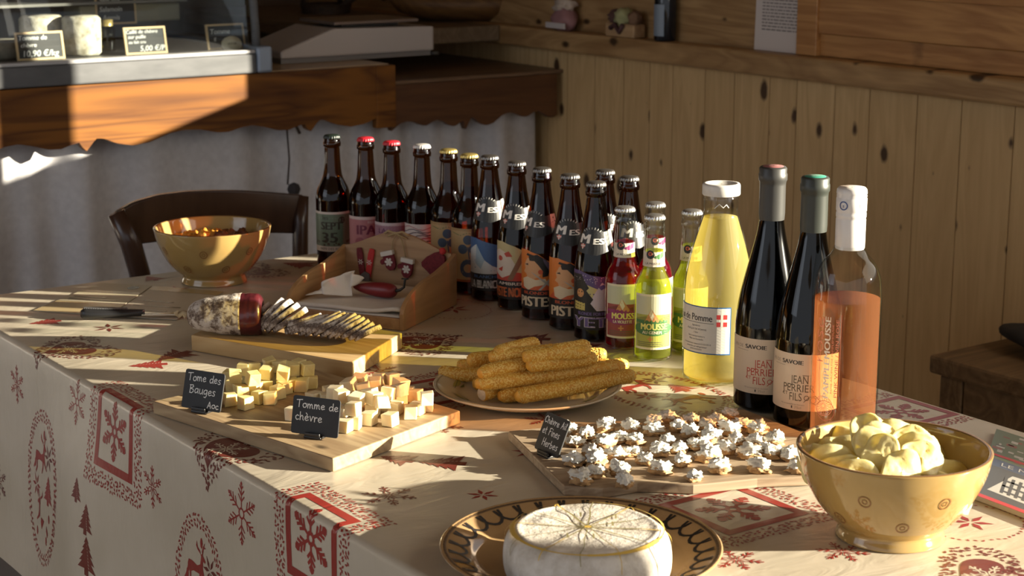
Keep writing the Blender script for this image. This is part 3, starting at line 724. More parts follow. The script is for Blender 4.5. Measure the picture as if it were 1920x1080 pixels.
def heart(S, mi=2):
    d = Decal(); d.poly(heartpts(S), mi); d.merge(snow(S*.62, 3, 2, S*.05), 0, S*.12, ly=1)
    for k, sp in ((1.28, .006), (1.42, .006), (1.56, .006), (1.70, .005)): d.merge(leafdots(heartpts(S*k), True, .0036, mi, .0072, int(k*10), sp*.6))
    return d
def square(S, mi=1):
    d = Decal(); o, i_ = S, S*.80
    for a in range(4):
        c, s = [(1, 0), (0, 1), (-1, 0), (0, -1)][a]
        q = lambda x, y: (x*c-y*s, x*s+y*c)
        d.poly([q(o, -o), q(o, o), q(i_, i_), q(i_, -i_)], mi)
    d.merge(snow(S*.70, mi, 1, S*.07), ly=0)
    for k in (1.13, 1.23, 1.33, 1.43): d.merge(leafdots([(S*k, S*k), (-S*k, S*k), (-S*k, -S*k), (S*k, -S*k)], True, .0031, mi, .0062, int(k*100), .0018))
    return d
TREE = [(0, 1), (.16, .72), (.08, .74), (.28, .45), (.16, .47), (.40, .15), (.24, .18), (.52, -.18), (.30, -.14), (.62, -.55), (.14, -.46), (.14, -.75), (-.12, -.75), (-.12, -.46), (-.58, -.52), (-.30, -.16), (-.48, -.20), (-.22, .14), (-.38, .12), (-.14, .44), (-.26, .43), (-.06, .72), (-.14, .70)]
def tree(S, mi=2):
    S *= 1.12; d = Decal().poly([(x*S*1.45, y*S) for x, y in TREE], mi)
    for k in range(9):
        y = -.40+k*.14; x = .35-.035*k; d.poly([(x*S*.9, y*S), (x*S*.55, (y+.10)*S), (x*S*.62, (y+.01)*S)], 3, 1)
    return d
DEER = [(-.80, .05), (-.72, .22), (-.40, .24), (.0, .18), (.26, .30), (.34, .62), (.26, .80), (.06, .90), (-.02, 1.12), (-.08, .92), (.02, .80), (.22, .72), (.30, .68), (.40, .72), (.56, .95), (.76, 1.02), (.60, 1.04), (.66, 1.22), (.50, 1.02), (.40, .82), (.48, .70), (.72, .52), (.66, .44), (.50, .48), (.48, .20), (.62, -.10), (.86, -.30), (.78, -.36), (.56, -.20), (.36, -.06), (.34, -.30), (.16, -.62), (.08, -.58), (.22, -.28), (.18, -.08), (-.30, -.10), (-.52, -.20), (-.50, -.48), (-.74, -.78), (-.80, -.70), (-.62, -.44), (-.66, -.18), (-.90, -.50), (-1.05, -.66), (-1.10, -.58), (-.90, -.30), (-.80, -.05)]
def deer(S, mi=1, mirror=1): return Decal().poly([(x*S*mirror, y*S) for x, y in DEER], mi)
def oval(rx, ry, mi=1):
    d = Decal(); n = 60
    for k in (1., 1.06, 1.13): d.merge(leafdots([(rx*k*math.cos(2*PI*i/n), ry*k*math.sin(2*PI*i/n)) for i in range(n)], True, .0036, mi, .0082, int(k*10), .0012))
    d.merge(deer(ry*.34, mi), -rx*.10, ry*.42); d.merge(deer(ry*.34, mi, -1), rx*.02, -ry*.42)
    d.merge(tree(ry*.22, mi), rx*.50, ry*.02); d.merge(snow(ry*.20, 2, 3), rx*.48, ry*.52); d.merge(snow(ry*.20, mi, 3), -rx*.45, -ry*.02)
    for a, b in ((.1, .80), (-.55, .30), (.6, -.35), (-.4, -.70), (.35, -.72)): d.circ(rx*a, ry*b, ry*.035, mi, n=8, ry=ry*.07)
    return d
U0 = TX0+CR-PI/2*CR-.75+CR     # on the hanging side u = U0 + z
pr = Decal()
def on(dec, u, v, rot=0): pr.merge(dec, u, v, rot)
R0 = -PI/2      # motif "up" (+y) turned to +u (up the hanging side, into the table on top)
on(heart(.042), .862, 2.30, R0); on(heart(.042), .838, 1.765, R0); on(heart(.042), .845, 1.02, R0)
on(square(.054), .782, 2.028, R0); on(square(.054), .795, 1.525, R0)
on(heart(.042), 1.296, 2.053, PI/2); on(heart(.042), 1.247, 1.012, R0-.1); on(heart(.040), 1.30, 2.62, R0)
on(square(.054), 1.184, 1.83, 0); on(square(.055), 1.18, 1.284, 0); on(square(.050), 1.583, 1.428, 0); on(square(.05), 1.55, 2.48, 0)
on(oval(.060, .096), U0+.568, 2.27, R0); on(oval(.060, .096), U0+.560, 1.79, R0)
on(oval(.060, .096), 1.40, 1.66, .0); on(oval(.06, .09), 1.05, .80, R0)
for z, y, s, m in ((.605, 2.128, .017, 2), (.574, 2.095, .021, 2), (.525, 2.09, .027, 2), (.47, 2.06, .02, 2), (.50, 1.99, .016, 2), (.49, 2.02, .02, 1)): on(tree(s, m), U0+z, y, R0)
for z, y, s, m, k in ((.667, 1.918, .027, 1, 2), (.703, 1.681, .036, 1, 0), (.689, 2.38, .028, 1, 2), (.718, 2.151, .030, 1, 0), (.523, 2.464, .03, 2, 2), (.62, 2.60, .03, 1, 0), (.60, 1.62, .03, 1, 2), (.52, 1.92, .028, 1, 2)):
    on(snow(s, m, k), U0+z, y, 0)
for u, v, s, m, k in ((1.160, 1.955, .030, 1, 0), (.912, 1.522, .030, 2, 2), (1.091, 1.700, .028, 2, 2), (1.185, 1.133, .026, 1, 2), (1.087, 1.176, .026, 1, 2), (1.209, 1.650, .026, 1, 0),
                      (1.121, 1.558, .024, 1, 3), (.994, 1.468, .018, 1, 3), (1.434, 2.195, .028, 1, 3), (1.349, 1.117, .024, 1, 3), (.96, 2.385, .026, 2, 3), (1.145, 2.56, .03, 1, 3), (1.62, 1.235, .02, 1, 0),
                      (1.52, 1.95, .028, 1, 0), (1.36, 1.42, .026, 1, 2), (.96, 1.05, .028, 1, 0), (1.05, 2.02, .024, 2, 2), (1.47, 1.02, .03, 1, 2), (.93, 1.98, .026, 2, 2)):
    on(snow(s, m, k), u, v, .2)
for u, v, s, m, r in ((.925, 2.157, .026, 1, 1.2), (.975, 2.185, .030, 2, 1.9), (1.425, 1.98, .032, 2, .8), (1.46, 1.90, .026, 2, .5), (1.40, 2.62, .03, 1, .5), (.90, 2.47, .024, 1, 1.4), (1.02, 1.58, .028, 2, .8), (.985, 1.62, .022, 2, .5), (1.40, 2.29, .026, 1, .5), (1.46, 2.25, .02, 1, .3), (1.15, 2.66, .02, 1, 0)):
    on(tree(s, m), u, v, r)
for k, (cx, cy, rx, ry) in enumerate(((1.434, 2.20, .055, .07), (1.349, 1.117, .055, .05))):
    pr.merge(leafdots([(cx+rx*math.cos(2*PI*i/40), cy+ry*math.sin(2*PI*i/40)) for i in range(40)], True, .0028, 1, .008, k, .001))
pr.clip(TX0+CR-PI/2*CR-HEM+.004, TX1-CR-.002, TY0+.01, TY1-.003)
pr.to(cm, cloth_pt, edge=.006, off=.00028, step=.00016)
def clothmat(name, c0, c1, rough):
    t = NT(name); f = t.noise(t.coord(), 7, 4, .5); fine = t.noise(t.coord(), 900, 2)
    wr = t.noise(t.mapping(t.coord(), (3.2, 9, 3.2), rot=(0, 0, .5)), 3.2, 3, .5, 1.2)
    b1 = t.bump(wr, .35, .004)
    p_ = t.pbr(t.ramp(f, [(.35, c0), (.65, c1)]), rough, bump=b1, spec=.45); return t.m
m_cl = [clothmat('oilcloth_cream', (.49, .43, .33), (.57, .505, .405), .34), clothmat('print_red', (.25, .026, .020), (.31, .034, .026), .34),
        clothmat('print_brown_red', (.13, .026, .018), (.18, .034, .024), .34), clothmat('print_reserve', (.49, .43, .33), (.57, .505, .405), .34)]
tc = part('tablecloth', cm, m_cl); tag(tc, 'cream waxed tablecloth printed with red snowflakes, hearts, deer and fir trees', 'tablecloth')

# ------------------------------------------------------------------ bottles
def interp(prof, z):
    for (r0, z0), (r1, z1) in zip(prof[:-1], prof[1:]):
        if z0 <= z <= z1 and z1 > z0: return r0+(r1-r0)*(z-z0)/(z1-z0)
    return prof[-1][0]
def smooth_prof(keys, n=6):
    """Catmull-Rom through (r,z) keys"""
    out = []
    K = [keys[0]]+list(keys)+[keys[-1]]
    for i in range(1, len(K)-2):
        p0, p1, p2, p3 = K[i-1], K[i], K[i+1], K[i+2]
        for k in range(n):
            t = k/n
            out.append(tuple(.5*((2*p1[j])+(-p0[j]+p2[j])*t+(2*p0[j]-5*p1[j]+4*p2[j]-p3[j])*t*t+(-p0[j]+3*p1[j]-3*p2[j]+p3[j])*t**3) for j in (0, 1)))
    out.append(tuple(keys[-1])); return out
AMB = glass('amber_glass', (.34, .17, .04), (.20, .07, .008), .9, .03)
CLR = glass('clear_glass', (.97, .98, .97), (.80, .84, .82), .95, .02)
GRN = glass('olive_glass', (.16, .15, .03), (.05, .05, .01), .9, .05)
BLK = glass('dark_wine_glass', (.03, .035, .02), (.01, .012, .008), .9, .10)
def liq(name, c, e=None, body=None, bf=0.): return glass(name, c, e or c, 0, body=body, bfac=bf)
L_ALE = liq('beer_amber', (.62, .30, .07), (.9, .45, .10)); L_DRK = liq('beer_dark', (.30, .06, .03), (.5, .10, .03)); L_BLO = liq('beer_blond', (.55, .32, .08), (.85, .5, .12))
L_JUI = liq('apple_juice', (.96, .85, .38), (.92, .78, .30), (.76, .68, .34), .36)
L_GEN = liq('green_lemonade', (.78, .80, .18), (.7, .74, .12), (.36, .38, .07), .36)
L_VIO = liq('violet_lemonade', (.60, .03, .07), (.5, .02, .06), (.30, .01, .04), .35)
L_ROS = liq('rose_wine', (.97, .70, .48), (.93, .60, .40), (.50, .24, .13), .22)
L_WHI = liq('white_wine', (.45, .42, .10), (.4, .4, .1)); L_RED = liq('red_wine', (.05, .01, .01), (.05, .01, .01))
def crown(z, r=.0142):
    m = MB(); seg = 84; vs = []
    rows = [(r-.0008, z-.0035, .0010), (r-.0004, z-.002, .0009), (r-.0010, z+.0008, .0004), (r-.0018, z+.0022, 0), (r-.004, z+.0030, 0), (0.0002, z+.0034, 0)]
    for rr, zz, am in rows:
        for k in range(seg):
            a = 2*PI*k/seg; q = rr+am*math.cos(21*a); vs.append((q*math.cos(a), q*math.sin(a), zz))
    fs = [(i*seg+k, i*seg+(k+1) % seg, (i+1)*seg+(k+1) % seg, (i+1)*seg+k) for i in range(len(rows)-1) for k in range(seg)]
    return m.add(vs, fs, 0, True)
PA = smooth_prof([(.026, .001), (.0290, .004), (.0292, .012), (.0292, .10), (.0292, .118), (.0262, .132), (.0200, .145), (.0160, .156), (.0140, .175), (.0130, .195), (.0125, .203)])
PB = smooth_prof([(.026, .001), (.0290, .004), (.0292, .012), (.0292, .09), (.0290, .104), (.0268, .124), (.0228, .145), (.0186, .165), (.0154, .183), (.0134, .198), (.0128, .203)])
COLLAR = [(.0128, .204), (.0146, .205), (.0150, .210), (.0140, .2125), (.0134, .2140), (.0134, .2185), (.011, .222)]
PC = smooth_prof([(.023, .001), (.0258, .004), (.0262, .010), (.0262, .085), (.0258, .096), (.0230, .108), (.0180, .118), (.0148, .130), (.0138, .150), (.0128, .168), (.0126, .174)])
COLC = [(.0128, .1745), (.0142, .176), (.0146, .181), (.0134, .1835), (.0134, .187), (.0140, .1885), (.0132, .193), (.011, .196)]
def liquid_mesh(prof, level, inset=.0020):
    pr = [(max(.001, r-inset), z+(.003 if z < .006 else 0)) for r, z in prof if z <= level]
    pr.append((interp(prof, level)-inset, level)); pr = [(.001, pr[0][1])]+pr+[(.001, level)]
    return MB().lathe(pr, 56)
def shell(prof, extra=(), seg=64): return MB().lathe([(.0005, .003), (prof[0][0]*.8, .0025)]+list(prof)+list(extra), seg)
def lab_on(root, name, prof, phi, dec, mats, off=.0004, edge=.006):
    m = MB()
    def fn(a, h):
        r = interp(prof, h); an = phi+a/r if not dec.ref else phi+a/dec.ref
        n = Vector((math.cos(an), math.sin(an), 0)); return n*r+Vector((0, 0, h)), n
    dec.to(m, fn, edge=edge, off=off, step=.00008); return part(name, m, mats, root)
Decal.ref = None
def paint(*cols):
    out = []
    for c in cols:
        n = 'ink_%02x%02x%02x' % tuple(int(255*min(1, v)) for v in c); out.append(flat(n, c, .45))
    return out
def bottle(px, py, H, prof, collar, gm, lm, level, label, capm=None, cat='bottle', name='beer_bottle', turn=0.):
    p = P(px, py, .75+H); phi = math.atan2(-p.y, -p.x)+turn
    r = empty(name, (p.x, p.y, TZ), 0, label, cat)
    part('bottle_body', shell(prof, collar), gm, r)
    if lm: part('liquid', liquid_mesh(prof, level), lm, r)
    if capm: part('crown_cap', crown((.225 if collar is COLLAR else .1985)-.0038), capm, r)
    r.scale = (1, 1, H/(.225 if collar is COLLAR else .1985))
    return r, phi
def capmat(n, c, metal=.0, rough=.35): return flat(n, c, rough, metal=metal)
K_GRN, K_RED, K_WHT = capmat('cap_dark_green', (.012, .020, .016)), capmat('cap_red', (.55, .02, .035)), capmat('cap_white', (.62, .60, .58), .2)
K_GLD, K_SIL = capmat('cap_gold', (.62, .48, .16), .7, .3), capmat('cap_dark_silver', (.22, .21, .20), .85, .32)
K_SIL2 = capmat('cap_silver', (.55, .55, .55), .85, .3)
BLKI, WHTI, CREAM, ORNG = (.012, .012, .013), (.78, .75, .70), (.66, .52, .32), (.72, .20, .035)
# --- back row, longneck bottles from the left
def base_label(x0, x1, y0, y1, bg=0): return Decal().rect(x0, y0, x1, y1, bg, 0)
r, phi = bottle(622, 252, 0.2225, PA, COLLAR, AMB, L_DRK, .150, 'brown beer bottle with dark green cap and green SEPT 35 label, leftmost bottle', K_GRN)
d = base_label(-.040, .040, .028, .096).rect(-.040, .037, .040, .092, 1, 1)
d.text('les', -.010, .083, .007, 2, 2).text('SEPT', .000, .066, .013, 2, 2, width=.036, bold=.0008).text('35', -.003, .044, .017, 2, 2, width=.026, bold=.0010).circ(.018, .082, .006, 2, 2).text('BIERE DES ALPES', 0, .031, .004, 2, 1)
rnd = random.Random(2)
for k in range(16): d.circ(rnd.uniform(-.036, .036), rnd.uniform(.038, .046), rnd.uniform(.0015, .003), 3, 2, 6)
lab_on(r, 'label', PA, phi-.15, d, paint((.62, .55, .48), (.13, .18, .12), (.035, .03, .02), (.07, .05, .03)))
r, phi = bottle(685, 257, 0.2225, PA, COLLAR, AMB, L_DRK, .150, 'brown beer bottle with a red cap and a pink IPA label', K_RED)
d = base_label(-.040, .040, .028, .094).rect(-.04, .034, .04, .089, 1, 1).text('IPA', -.001, .064, .016, 2, 2, width=.032, bold=.0010).text('BIERE', .008, .083, .004, 0, 2).circ(.012, .054, .008, 2, 2).circ(-.012, .050, .009, 3, 2)
lab_on(r, 'label', PA, phi, d, paint((.62, .50, .46), (.42, .16, .17), (.16, .02, .05), (.30, .08, .10)))
r, phi = bottle(734, 264, 0.2225, PA, COLLAR, AMB, L_DRK, .150, 'brown beer bottle with a red cap and a mauve label, right of the IPA bottle', K_RED)
d = base_label(-.040, .040, .028, .092).rect(-.04, .034, .04, .087, 1, 1).text('LA', -.018, .074, .009, 2, 2, bold=.0006).circ(.008, .066, .012, 2, 2).circ(.02, .05, .010, 0, 2)
lab_on(r, 'label', PA, phi, d, paint((.60, .50, .50), (.34, .17, .22), (.15, .04, .10)))
r, phi = bottle(791, 270, 0.222, PA, COLLAR, AMB, L_DRK, .152, 'brown beer bottle with a white cap and a zebra-striped label', K_WHT)
d = base_label(-.040, .040, .028, .096); rnd = random.Random(4)
for k in range(13):
    y = .032+k*.0048; x = -.04
    pts = [(x+.008*j, y+.003*math.sin(j*1.1+k)) for j in range(11)]; d.line(pts, rnd.uniform(.001, .0024), 1 if k % 4 else 2, 1)
lab_on(r, 'label', PA, phi, d.clip(-.04, .04, .028, .096), paint((.66, .58, .54), (.10, .07, .09), (.42, .12, .14)))
for i, (px, py, nm) in enumerate(((841, 279, 'left of the two brown bottles with gold caps and blue clover labels'), (880, 288, 'right of the two brown bottles with gold caps and blue clover labels'))):
    r, phi = bottle(px, py, .2205, PA, COLLAR, AMB, L_ALE, .170, nm, K_GLD)
    d = base_label(-.040, .040, .022, .108).rect(-.034, .026, .034, .104, 1, 1)
    for k in range(3):
        a = PI/2+2*PI/3*k; d.circ(.010*math.cos(a), .080+.010*math.sin(a), .0078, 2, 2)
    d.line([(0, .078), (.002, .060)], .002, 2, 2).circ(0, .044, .013, 2, 2, ry=.015).circ(0, .044, .007, 1, 3).line([(-.030, .101), (-.012, .097), (-.002, .101)], .0014, 3, 2).line([(.030, .101), (.012, .097), (.002, .101)], .0014, 3, 2)
    d.rect(-.038, .022, .038, .0255, 4, 2)
    lab_on(r, 'label', PA, phi-.1, d, paint((.40, .26, .11), (.50, .34, .16), (.07, .10, .15), (.20, .22, .08), (.35, .10, .02)))
# --- bottles with the slanted neck label
def mes(px, py, where, colors, design, turn=0., nturn=None, lm=L_ALE, H=.225):
    r, phi = bottle(px, py, H, PB, COLLAR, AMB, lm, .176, where, K_SIL, turn=turn)
    n = Decal(); n.ref = .020
    n.poly([(-.022, .128), (.004, .124), (.032, .134), (.032, .158), (.014, .156), (-.004, .164), (-.014, .160), (-.022, .148)], 0, 0)
    n.poly([(.0225, .1325), (.033, .136), (.033, .158), (.0225, .158)], 3, 1)  # pale right strip: sunlight on the black label, painted into its colour
    n.text('M', -.0115, .1405, .0125, 1, 2, width=.0125, bold=.0009, shear=.12).text('ES', .0005, .1395, .0078, 1, 2, width=.0125, align='l', bold=.0006, shear=.1)
    n.poly([(-.016, .1385), (-.0125, .1395), (-.009, .1385), (-.0105, .1345), (-.0125, .1325), (-.0145, .1345)], 2, 2)
    n.line([(-.0125, .1325), (-.0125, .1395)], .001, 1, 3).line([(-.0155, .1366), (-.0095, .1366)], .001, 1, 3)
    for k in range(7): a = PI*.25+k*PI/12; n.line([(-.002+.015*math.cos(a), .148+.012*math.sin(a)), (-.002+.018*math.cos(a), .148+.0145*math.sin(a))], .0006, 1, 2)
    lab_on(r, 'neck_label', PB, phi+(nturn or 0)-.15, n, paint(BLKI, WHTI, (.62, .16, .12), (.50, .48, .44)))
    d = Decal(); design(d); d.clip(-.044, .044, .016, .112)
    lab_on(r, 'label', PB, phi-.15, d, paint(*colors)); return r
def band(d, top, big, small, cbig, cs, w, x=0, outline=None):
    d.rect(-.044, .018, .044, top, 0, 6)
    d.text(small, x, top-.0065, .0045, cs, 8, width=w*.8, bold=.0003)
    if outline is not None: d.text(big, x, .0215, top-.0305, outline, 7, width=w*1.16, bold=.0017)
    d.text(big, x, .0222, top-.032, cbig, 8, width=w*1.12, bold=.0009)
def slant(d, mi, l, y0, y1, y2, r=.044):       # picture field with a slanted arched top
    d.poly([(-.044, y0), (r, y0), (r, y2), (.02, y1+(y2-y1)*.35), (0, y1), (-.020, y1+.006), (-.044, y1+.005)], mi, l)
def des_blanche(d):
    slant(d, 1, 0, .040, .094, .078)
    d.poly([(-.044, .040), (-.044, .075), (-.018, .090), (-.004, .066), (.008, .057), (.044, .044), (.044, .040)], 2, 1).poly([(-.018, .090), (-.004, .066), (-.010, .052), (-.020, .06)], 3, 2)
    d.rect(-.044, .041, .044, .043, 3, 2); band(d, .0445, 'LA BLANCHE', 'BLANCHE', 2, 1, .050, -.002)
mes(918, 291, 'brown bottle with a blue and white mountain label reading LA BLANCHE', [BLKI, (.06, .13, .28), (.58, .60, .58), (.35, .45, .50)], des_blanche, lm=L_BLO)
def des_noire(d):
    slant(d, 1, 0, .046, .100, .072)
    d.poly([(-.044, .050), (-.044, .088), (-.026, .094), (-.008, .088), (.002, .072), (-.004, .056), (-.02, .046)], 2, 1).circ(-.024, .080, .005, 3, 2, ry=.004).poly([(-.016, .088), (-.008, .092), (-.002, .084), (-.012, .083)], 3, 2)
    d.poly([(-.03, .062), (-.018, .068), (-.02, .060)], 3, 2).poly([(.016, .100), (.023, .096), (-.002, .048), (-.010, .048)], 4, 3).poly([(-.044, .046), (.044, .046), (.03, .056), (.004, .060), (-.02, .050), (-.044, .060)], 3, 2)
    for k in range(26): rr = random.Random(k); d.circ(rr.uniform(.014, .042), rr.uniform(.056, .080), .0012, 2, 4, 5)
    band(d, .0465, 'PISTE NOIRE', 'AMBREE', 5, 2, .052, -.006)
mes(969, 302, 'brown bottle with a red and cream skier label reading PISTE NOIRE', [BLKI, (.52, .44, .22), (.66, .56, .46), (.48, .06, .035), (.24, .12, .06), (.62, .16, .05)], des_noire, lm=L_DRK)
def des_piste(d):
    slant(d, 1, 0, .046, .100, .062)
    # skier's head turned to the left: face, black hair, goggles, scarf, rifle-like poles
    d.poly([(-.018, .094), (-.006, .096), (.004, .086), (.006, .074), (.000, .066), (-.010, .062), (-.018, .064), (-.020, .070), (-.026, .073), (-.022, .078), (-.024, .084)], 2, 1)
    d.poly([(-.016, .096), (-.002, .100), (.012, .092), (.018, .080), (.014, .068), (.006, .066), (.006, .076), (.000, .084), (-.006, .090), (-.014, .090)], 0, 2)
    d.poly([(-.020, .098), (-.018, .101), (.000, .097), (-.001, .093)], 0, 3).poly([(.006, .095), (.018, .086), (.019, .072), (.013, .080), (.008, .088)], 4, 3)
    d.circ(.003, .074, .0036, 5, 3).poly([(-.023, .084), (-.017, .086), (-.016, .083)], 0, 3)
    d.poly([(-.026, .050), (-.028, .062), (-.018, .066), (-.004, .062), (.010, .064), (.014, .056), (-.006, .052), (-.016, .046)], 3, 2).poly([(-.040, .046), (-.028, .056), (-.012, .050), (.012, .056), (.034, .048), (.034, .046)], 5, 1)
    d.poly([(-.012, .074), (.016, .052), (.026, .046), (.022, .052), (-.004, .070)], 6, 4).poly([(.016, .064), (.000, .047), (.003, .046), (.019, .062)], 6, 4)
    band(d, .0465, 'PISTES', 'BLONDE', 3, 5, .048, -.005)
COLP = [BLKI, (.66, .19, .03), (.66, .36, .18), (.70, .58, .40), (.12, .09, .14), (.58, .10, .035), (.42, .38, .34)]
mes(1016, 314, 'brown bottle with orange skier label PISTES, beside the red skier bottle', COLP, des_piste, nturn=-.35)
def des_piste2(d): des_piste(d); d.p = [([(a+.004, b) for a, b in pts], m, l) for pts, m, l in d.p]
mes(1069, 326, 'brown bottle with an orange skier label, standing next to the yeti bottle', COLP, des_piste2, turn=.12)
def des_yeti(d):
    slant(d, 1, 0, .040, .096, .088)
    d.poly([(-.044, .040), (.044, .040), (.044, .070), (.030, .080), (.020, .072), (-.006, .082), (-.044, .070)], 5, 1)
    d.poly([(-.002, .040), (-.004, .056), (.006, .074), (.014, .086), (.024, .078), (.044, .060), (.044, .040)], 2, 2).poly([(.008, .080), (.016, .083), (.024, .079), (.017, .077), (.013, .075)], 3, 3)
    d.poly([(-.044, .096), (-.016, .097), (-.010, .086), (-.004, .078), (-.008, .074), (.002, .062), (-.002, .056), (.008, .044), (.006, .040), (-.044, .040)], 0, 3)
    d.circ(-.018, .070, .0062, 4, 4).circ(-.020, .072, .001, 0, 5).circ(-.015, .072, .001, 0, 5).poly([(-.030, .042), (-.010, .042), (-.010, .056), (-.030, .058)], 6, 4)
    for k in range(44): rr = random.Random(k+9); d.circ(rr.uniform(-.04, .042), rr.uniform(.083, .096), rr.uniform(.0004, .0008), 2, 4, 5)
    band(d, .0455, 'YETI', 'BLONDE FORTE', 3, 3, .050, -.001, outline=2)
mes(1118, 340, 'brown bottle with a purple YETI mountain label, front one of the slanted-label bottles', [BLKI, (.10, .07, .20), (.60, .56, .62), (.15, .11, .30), (.62, .30, .12), (.55, .50, .22), (.60, .50, .15)], des_yeti, lm=L_ALE)
mes(1135, 318, 'brown bottle mostly hidden behind the YETI bottle', COLP, des_piste, turn=.5)
mes(1180, 330, 'brown bottle standing behind the violet lemonade bottle', COLP, des_piste, turn=.6, lm=L_DRK)
# --- small clear lemonade bottles
def mousse(px, py, where, lm, ov, art, sub, level=.112, turn=0.):
    r, phi = bottle(px, py, .1985, PC, COLC, CLR, lm, .150, where, K_SIL2, name='lemonade_bottle', turn=turn)
    n = Decal(); n.ref = .0145
    n.rect(-.021, .129, .021, .149, 0, 0).circ(-.004, .1455, .006, 2, 2).circ(-.004, .1465, .0028, 3, 3).poly([(.0, .142), (.008, .146), (.017, .150), (.016, .142), (.008, .139)], 1, 1).text('LA MOUSSE', 0, .132, .003, 2, 2)
    lab_on(r, 'neck_label', PC, phi-.1, n, paint((.62, .56, .48), ov, BLKI, (.6, .1, .05)))
    d = base_label(-.026, .030, .018, .094).rect(-.024, .021, .028, .091, 1, 1).rect(-.024, .066, .028, .091, 6, 2)
    d.poly([(-.024, .040), (.028, .040), (.028, .064), (.014, .062), (.004, .058), (-.008, .064), (-.024, .060)], 2, 2).poly([(-.009, .058), (-.001, .074), (.012, .055)], 4, 3).poly([(-.001, .074), (.003, .064), (.0, .058), (-.004, .066)], 0, 4)
    d.circ(.002, .0465, .029, 3, 4, 24, ry=.0095).rect(-.024, .054, .022, .0585, 3, 3)
    d.text('MOUSSE', .003, .0455, .0085, 5, 6, width=.036, bold=.0005).text(sub, .0, .0395, .0042, 0, 6, width=.026, bold=.0002)
    d.line([(-.002, .0355), (-.002, .0295)], .002, 4, 4).line([(-.005, .0325), (.001, .0325)], .002, 4, 4)
    for k in range(3): d.rect(-.020, .0225+k*.0025, .020-.003*k, .0235+k*.0025, 7, 3)
    lab_on(r, 'label', PC, phi-.05+turn*0, d.clip(-.0262, .031, .017, .095), paint((.70, .66, .50), art, tuple(v*.6 for v in art), ov, (.55, .26, .10), (.75, .70, .20), (.52, .54, .40), (.12, .12, .08))); return r
mousse(1172, 387, 'small clear bottle of red violet lemonade with a purple oval label', L_VIO, (.26, .03, .14), (.30, .06, .06), 'LA VIOLETTE')
mousse(1228, 402, 'small clear bottle of yellow-green génépi lemonade, the foremost one', L_GEN, (.05, .16, .05), (.36, .38, .08), 'AU GENEPI')
mousse(1229, 379, 'small clear bottle of violet lemonade right behind the foremost green one', L_VIO, (.26, .03, .14), (.30, .06, .06), 'LA VIOLETTE', turn=.4)
mousse(1298, 393, 'small clear bottle of green lemonade half hidden behind the apple juice', L_GEN, (.05, .16, .05), (.30, .34, .06), 'AU GENEPI')
# --- apple juice
PJ = smooth_prof([(.036, .001), (.0430, .005), (.0448, .014), (.0448, .10), (.0445, .122), (.0420, .145), (.0350, .175), (.0270, .202), (.0222, .218), (.0215, .224)])
jx = [(.0215, .2245), (.0222, .227), (.0218, .236), (.0228, .238), (.0215, .240), (.0215, .2445)]
p = P(1353, 340, 1.01); phi = math.atan2(-p.y, -p.x)
r = empty('juice_bottle', (p.x, p.y, TZ), 0, 'large clear bottle of cloudy yellow apple juice with a white lid and a blue-framed label', 'bottle')
part('bottle_body', shell(PJ, jx), CLR, r); part('liquid', liquid_mesh(PJ, .214), L_JUI, r)
lid = MB().lathe([(.0236, .2425), (.0242, .2435), (.0242, .2545), (.0232, .2570), (.0190, .2575), (.0180, .2562), (.001, .2560)], 64); part('lid', lid, flat('lid_white', (.68, .66, .62), .35), r)
lab_on(r, 'embossed_mark', PJ+jx, phi, Decal().line([(-.008, .228), (-.002, .2335), (.003, .229), (.007, .233), (.010, .229)], .0009), paint((.75, .75, .70)))
d = base_label(-.052, .040, .043, .105).rect(-.0505, .0445, .0388, .1035, 1, 1)
d.text('Jus de Pomme', .016, .086, .0088, 2, 2, width=.056, align='r', bold=.0002).rect(-.040, .0832, .018, .0838, 2, 2)
for t_, y_, w_ in (('Ingredients', .0785, .012), ('PUR JUS DE POMME', .0735, .030), ('1 litre', .0695, .006), ('Sans conservateurs', .0645, .026), ('Mise en bouteille', .0605, .022), ('A consommer avant le 01/03/2014', .0545, .042), ('conserver au refrigerateur', .0508, .032), ('apres ouverture', .0475, .018)):
    d.text(t_, -.006, y_, .0023, 2, 2, width=w_)
d.rect(.0215, .080, .0350, .0955, 3, 2).rect(.0215, .0860, .0350, .0895, 1, 3).rect(.0267, .080, .0298, .0955, 1, 3)
lab_on(r, 'label', PJ, phi-.52, d, paint((.03, .13, .32), (.74, .72, .64), (.02, .02, .025), (.60, .05, .05)))
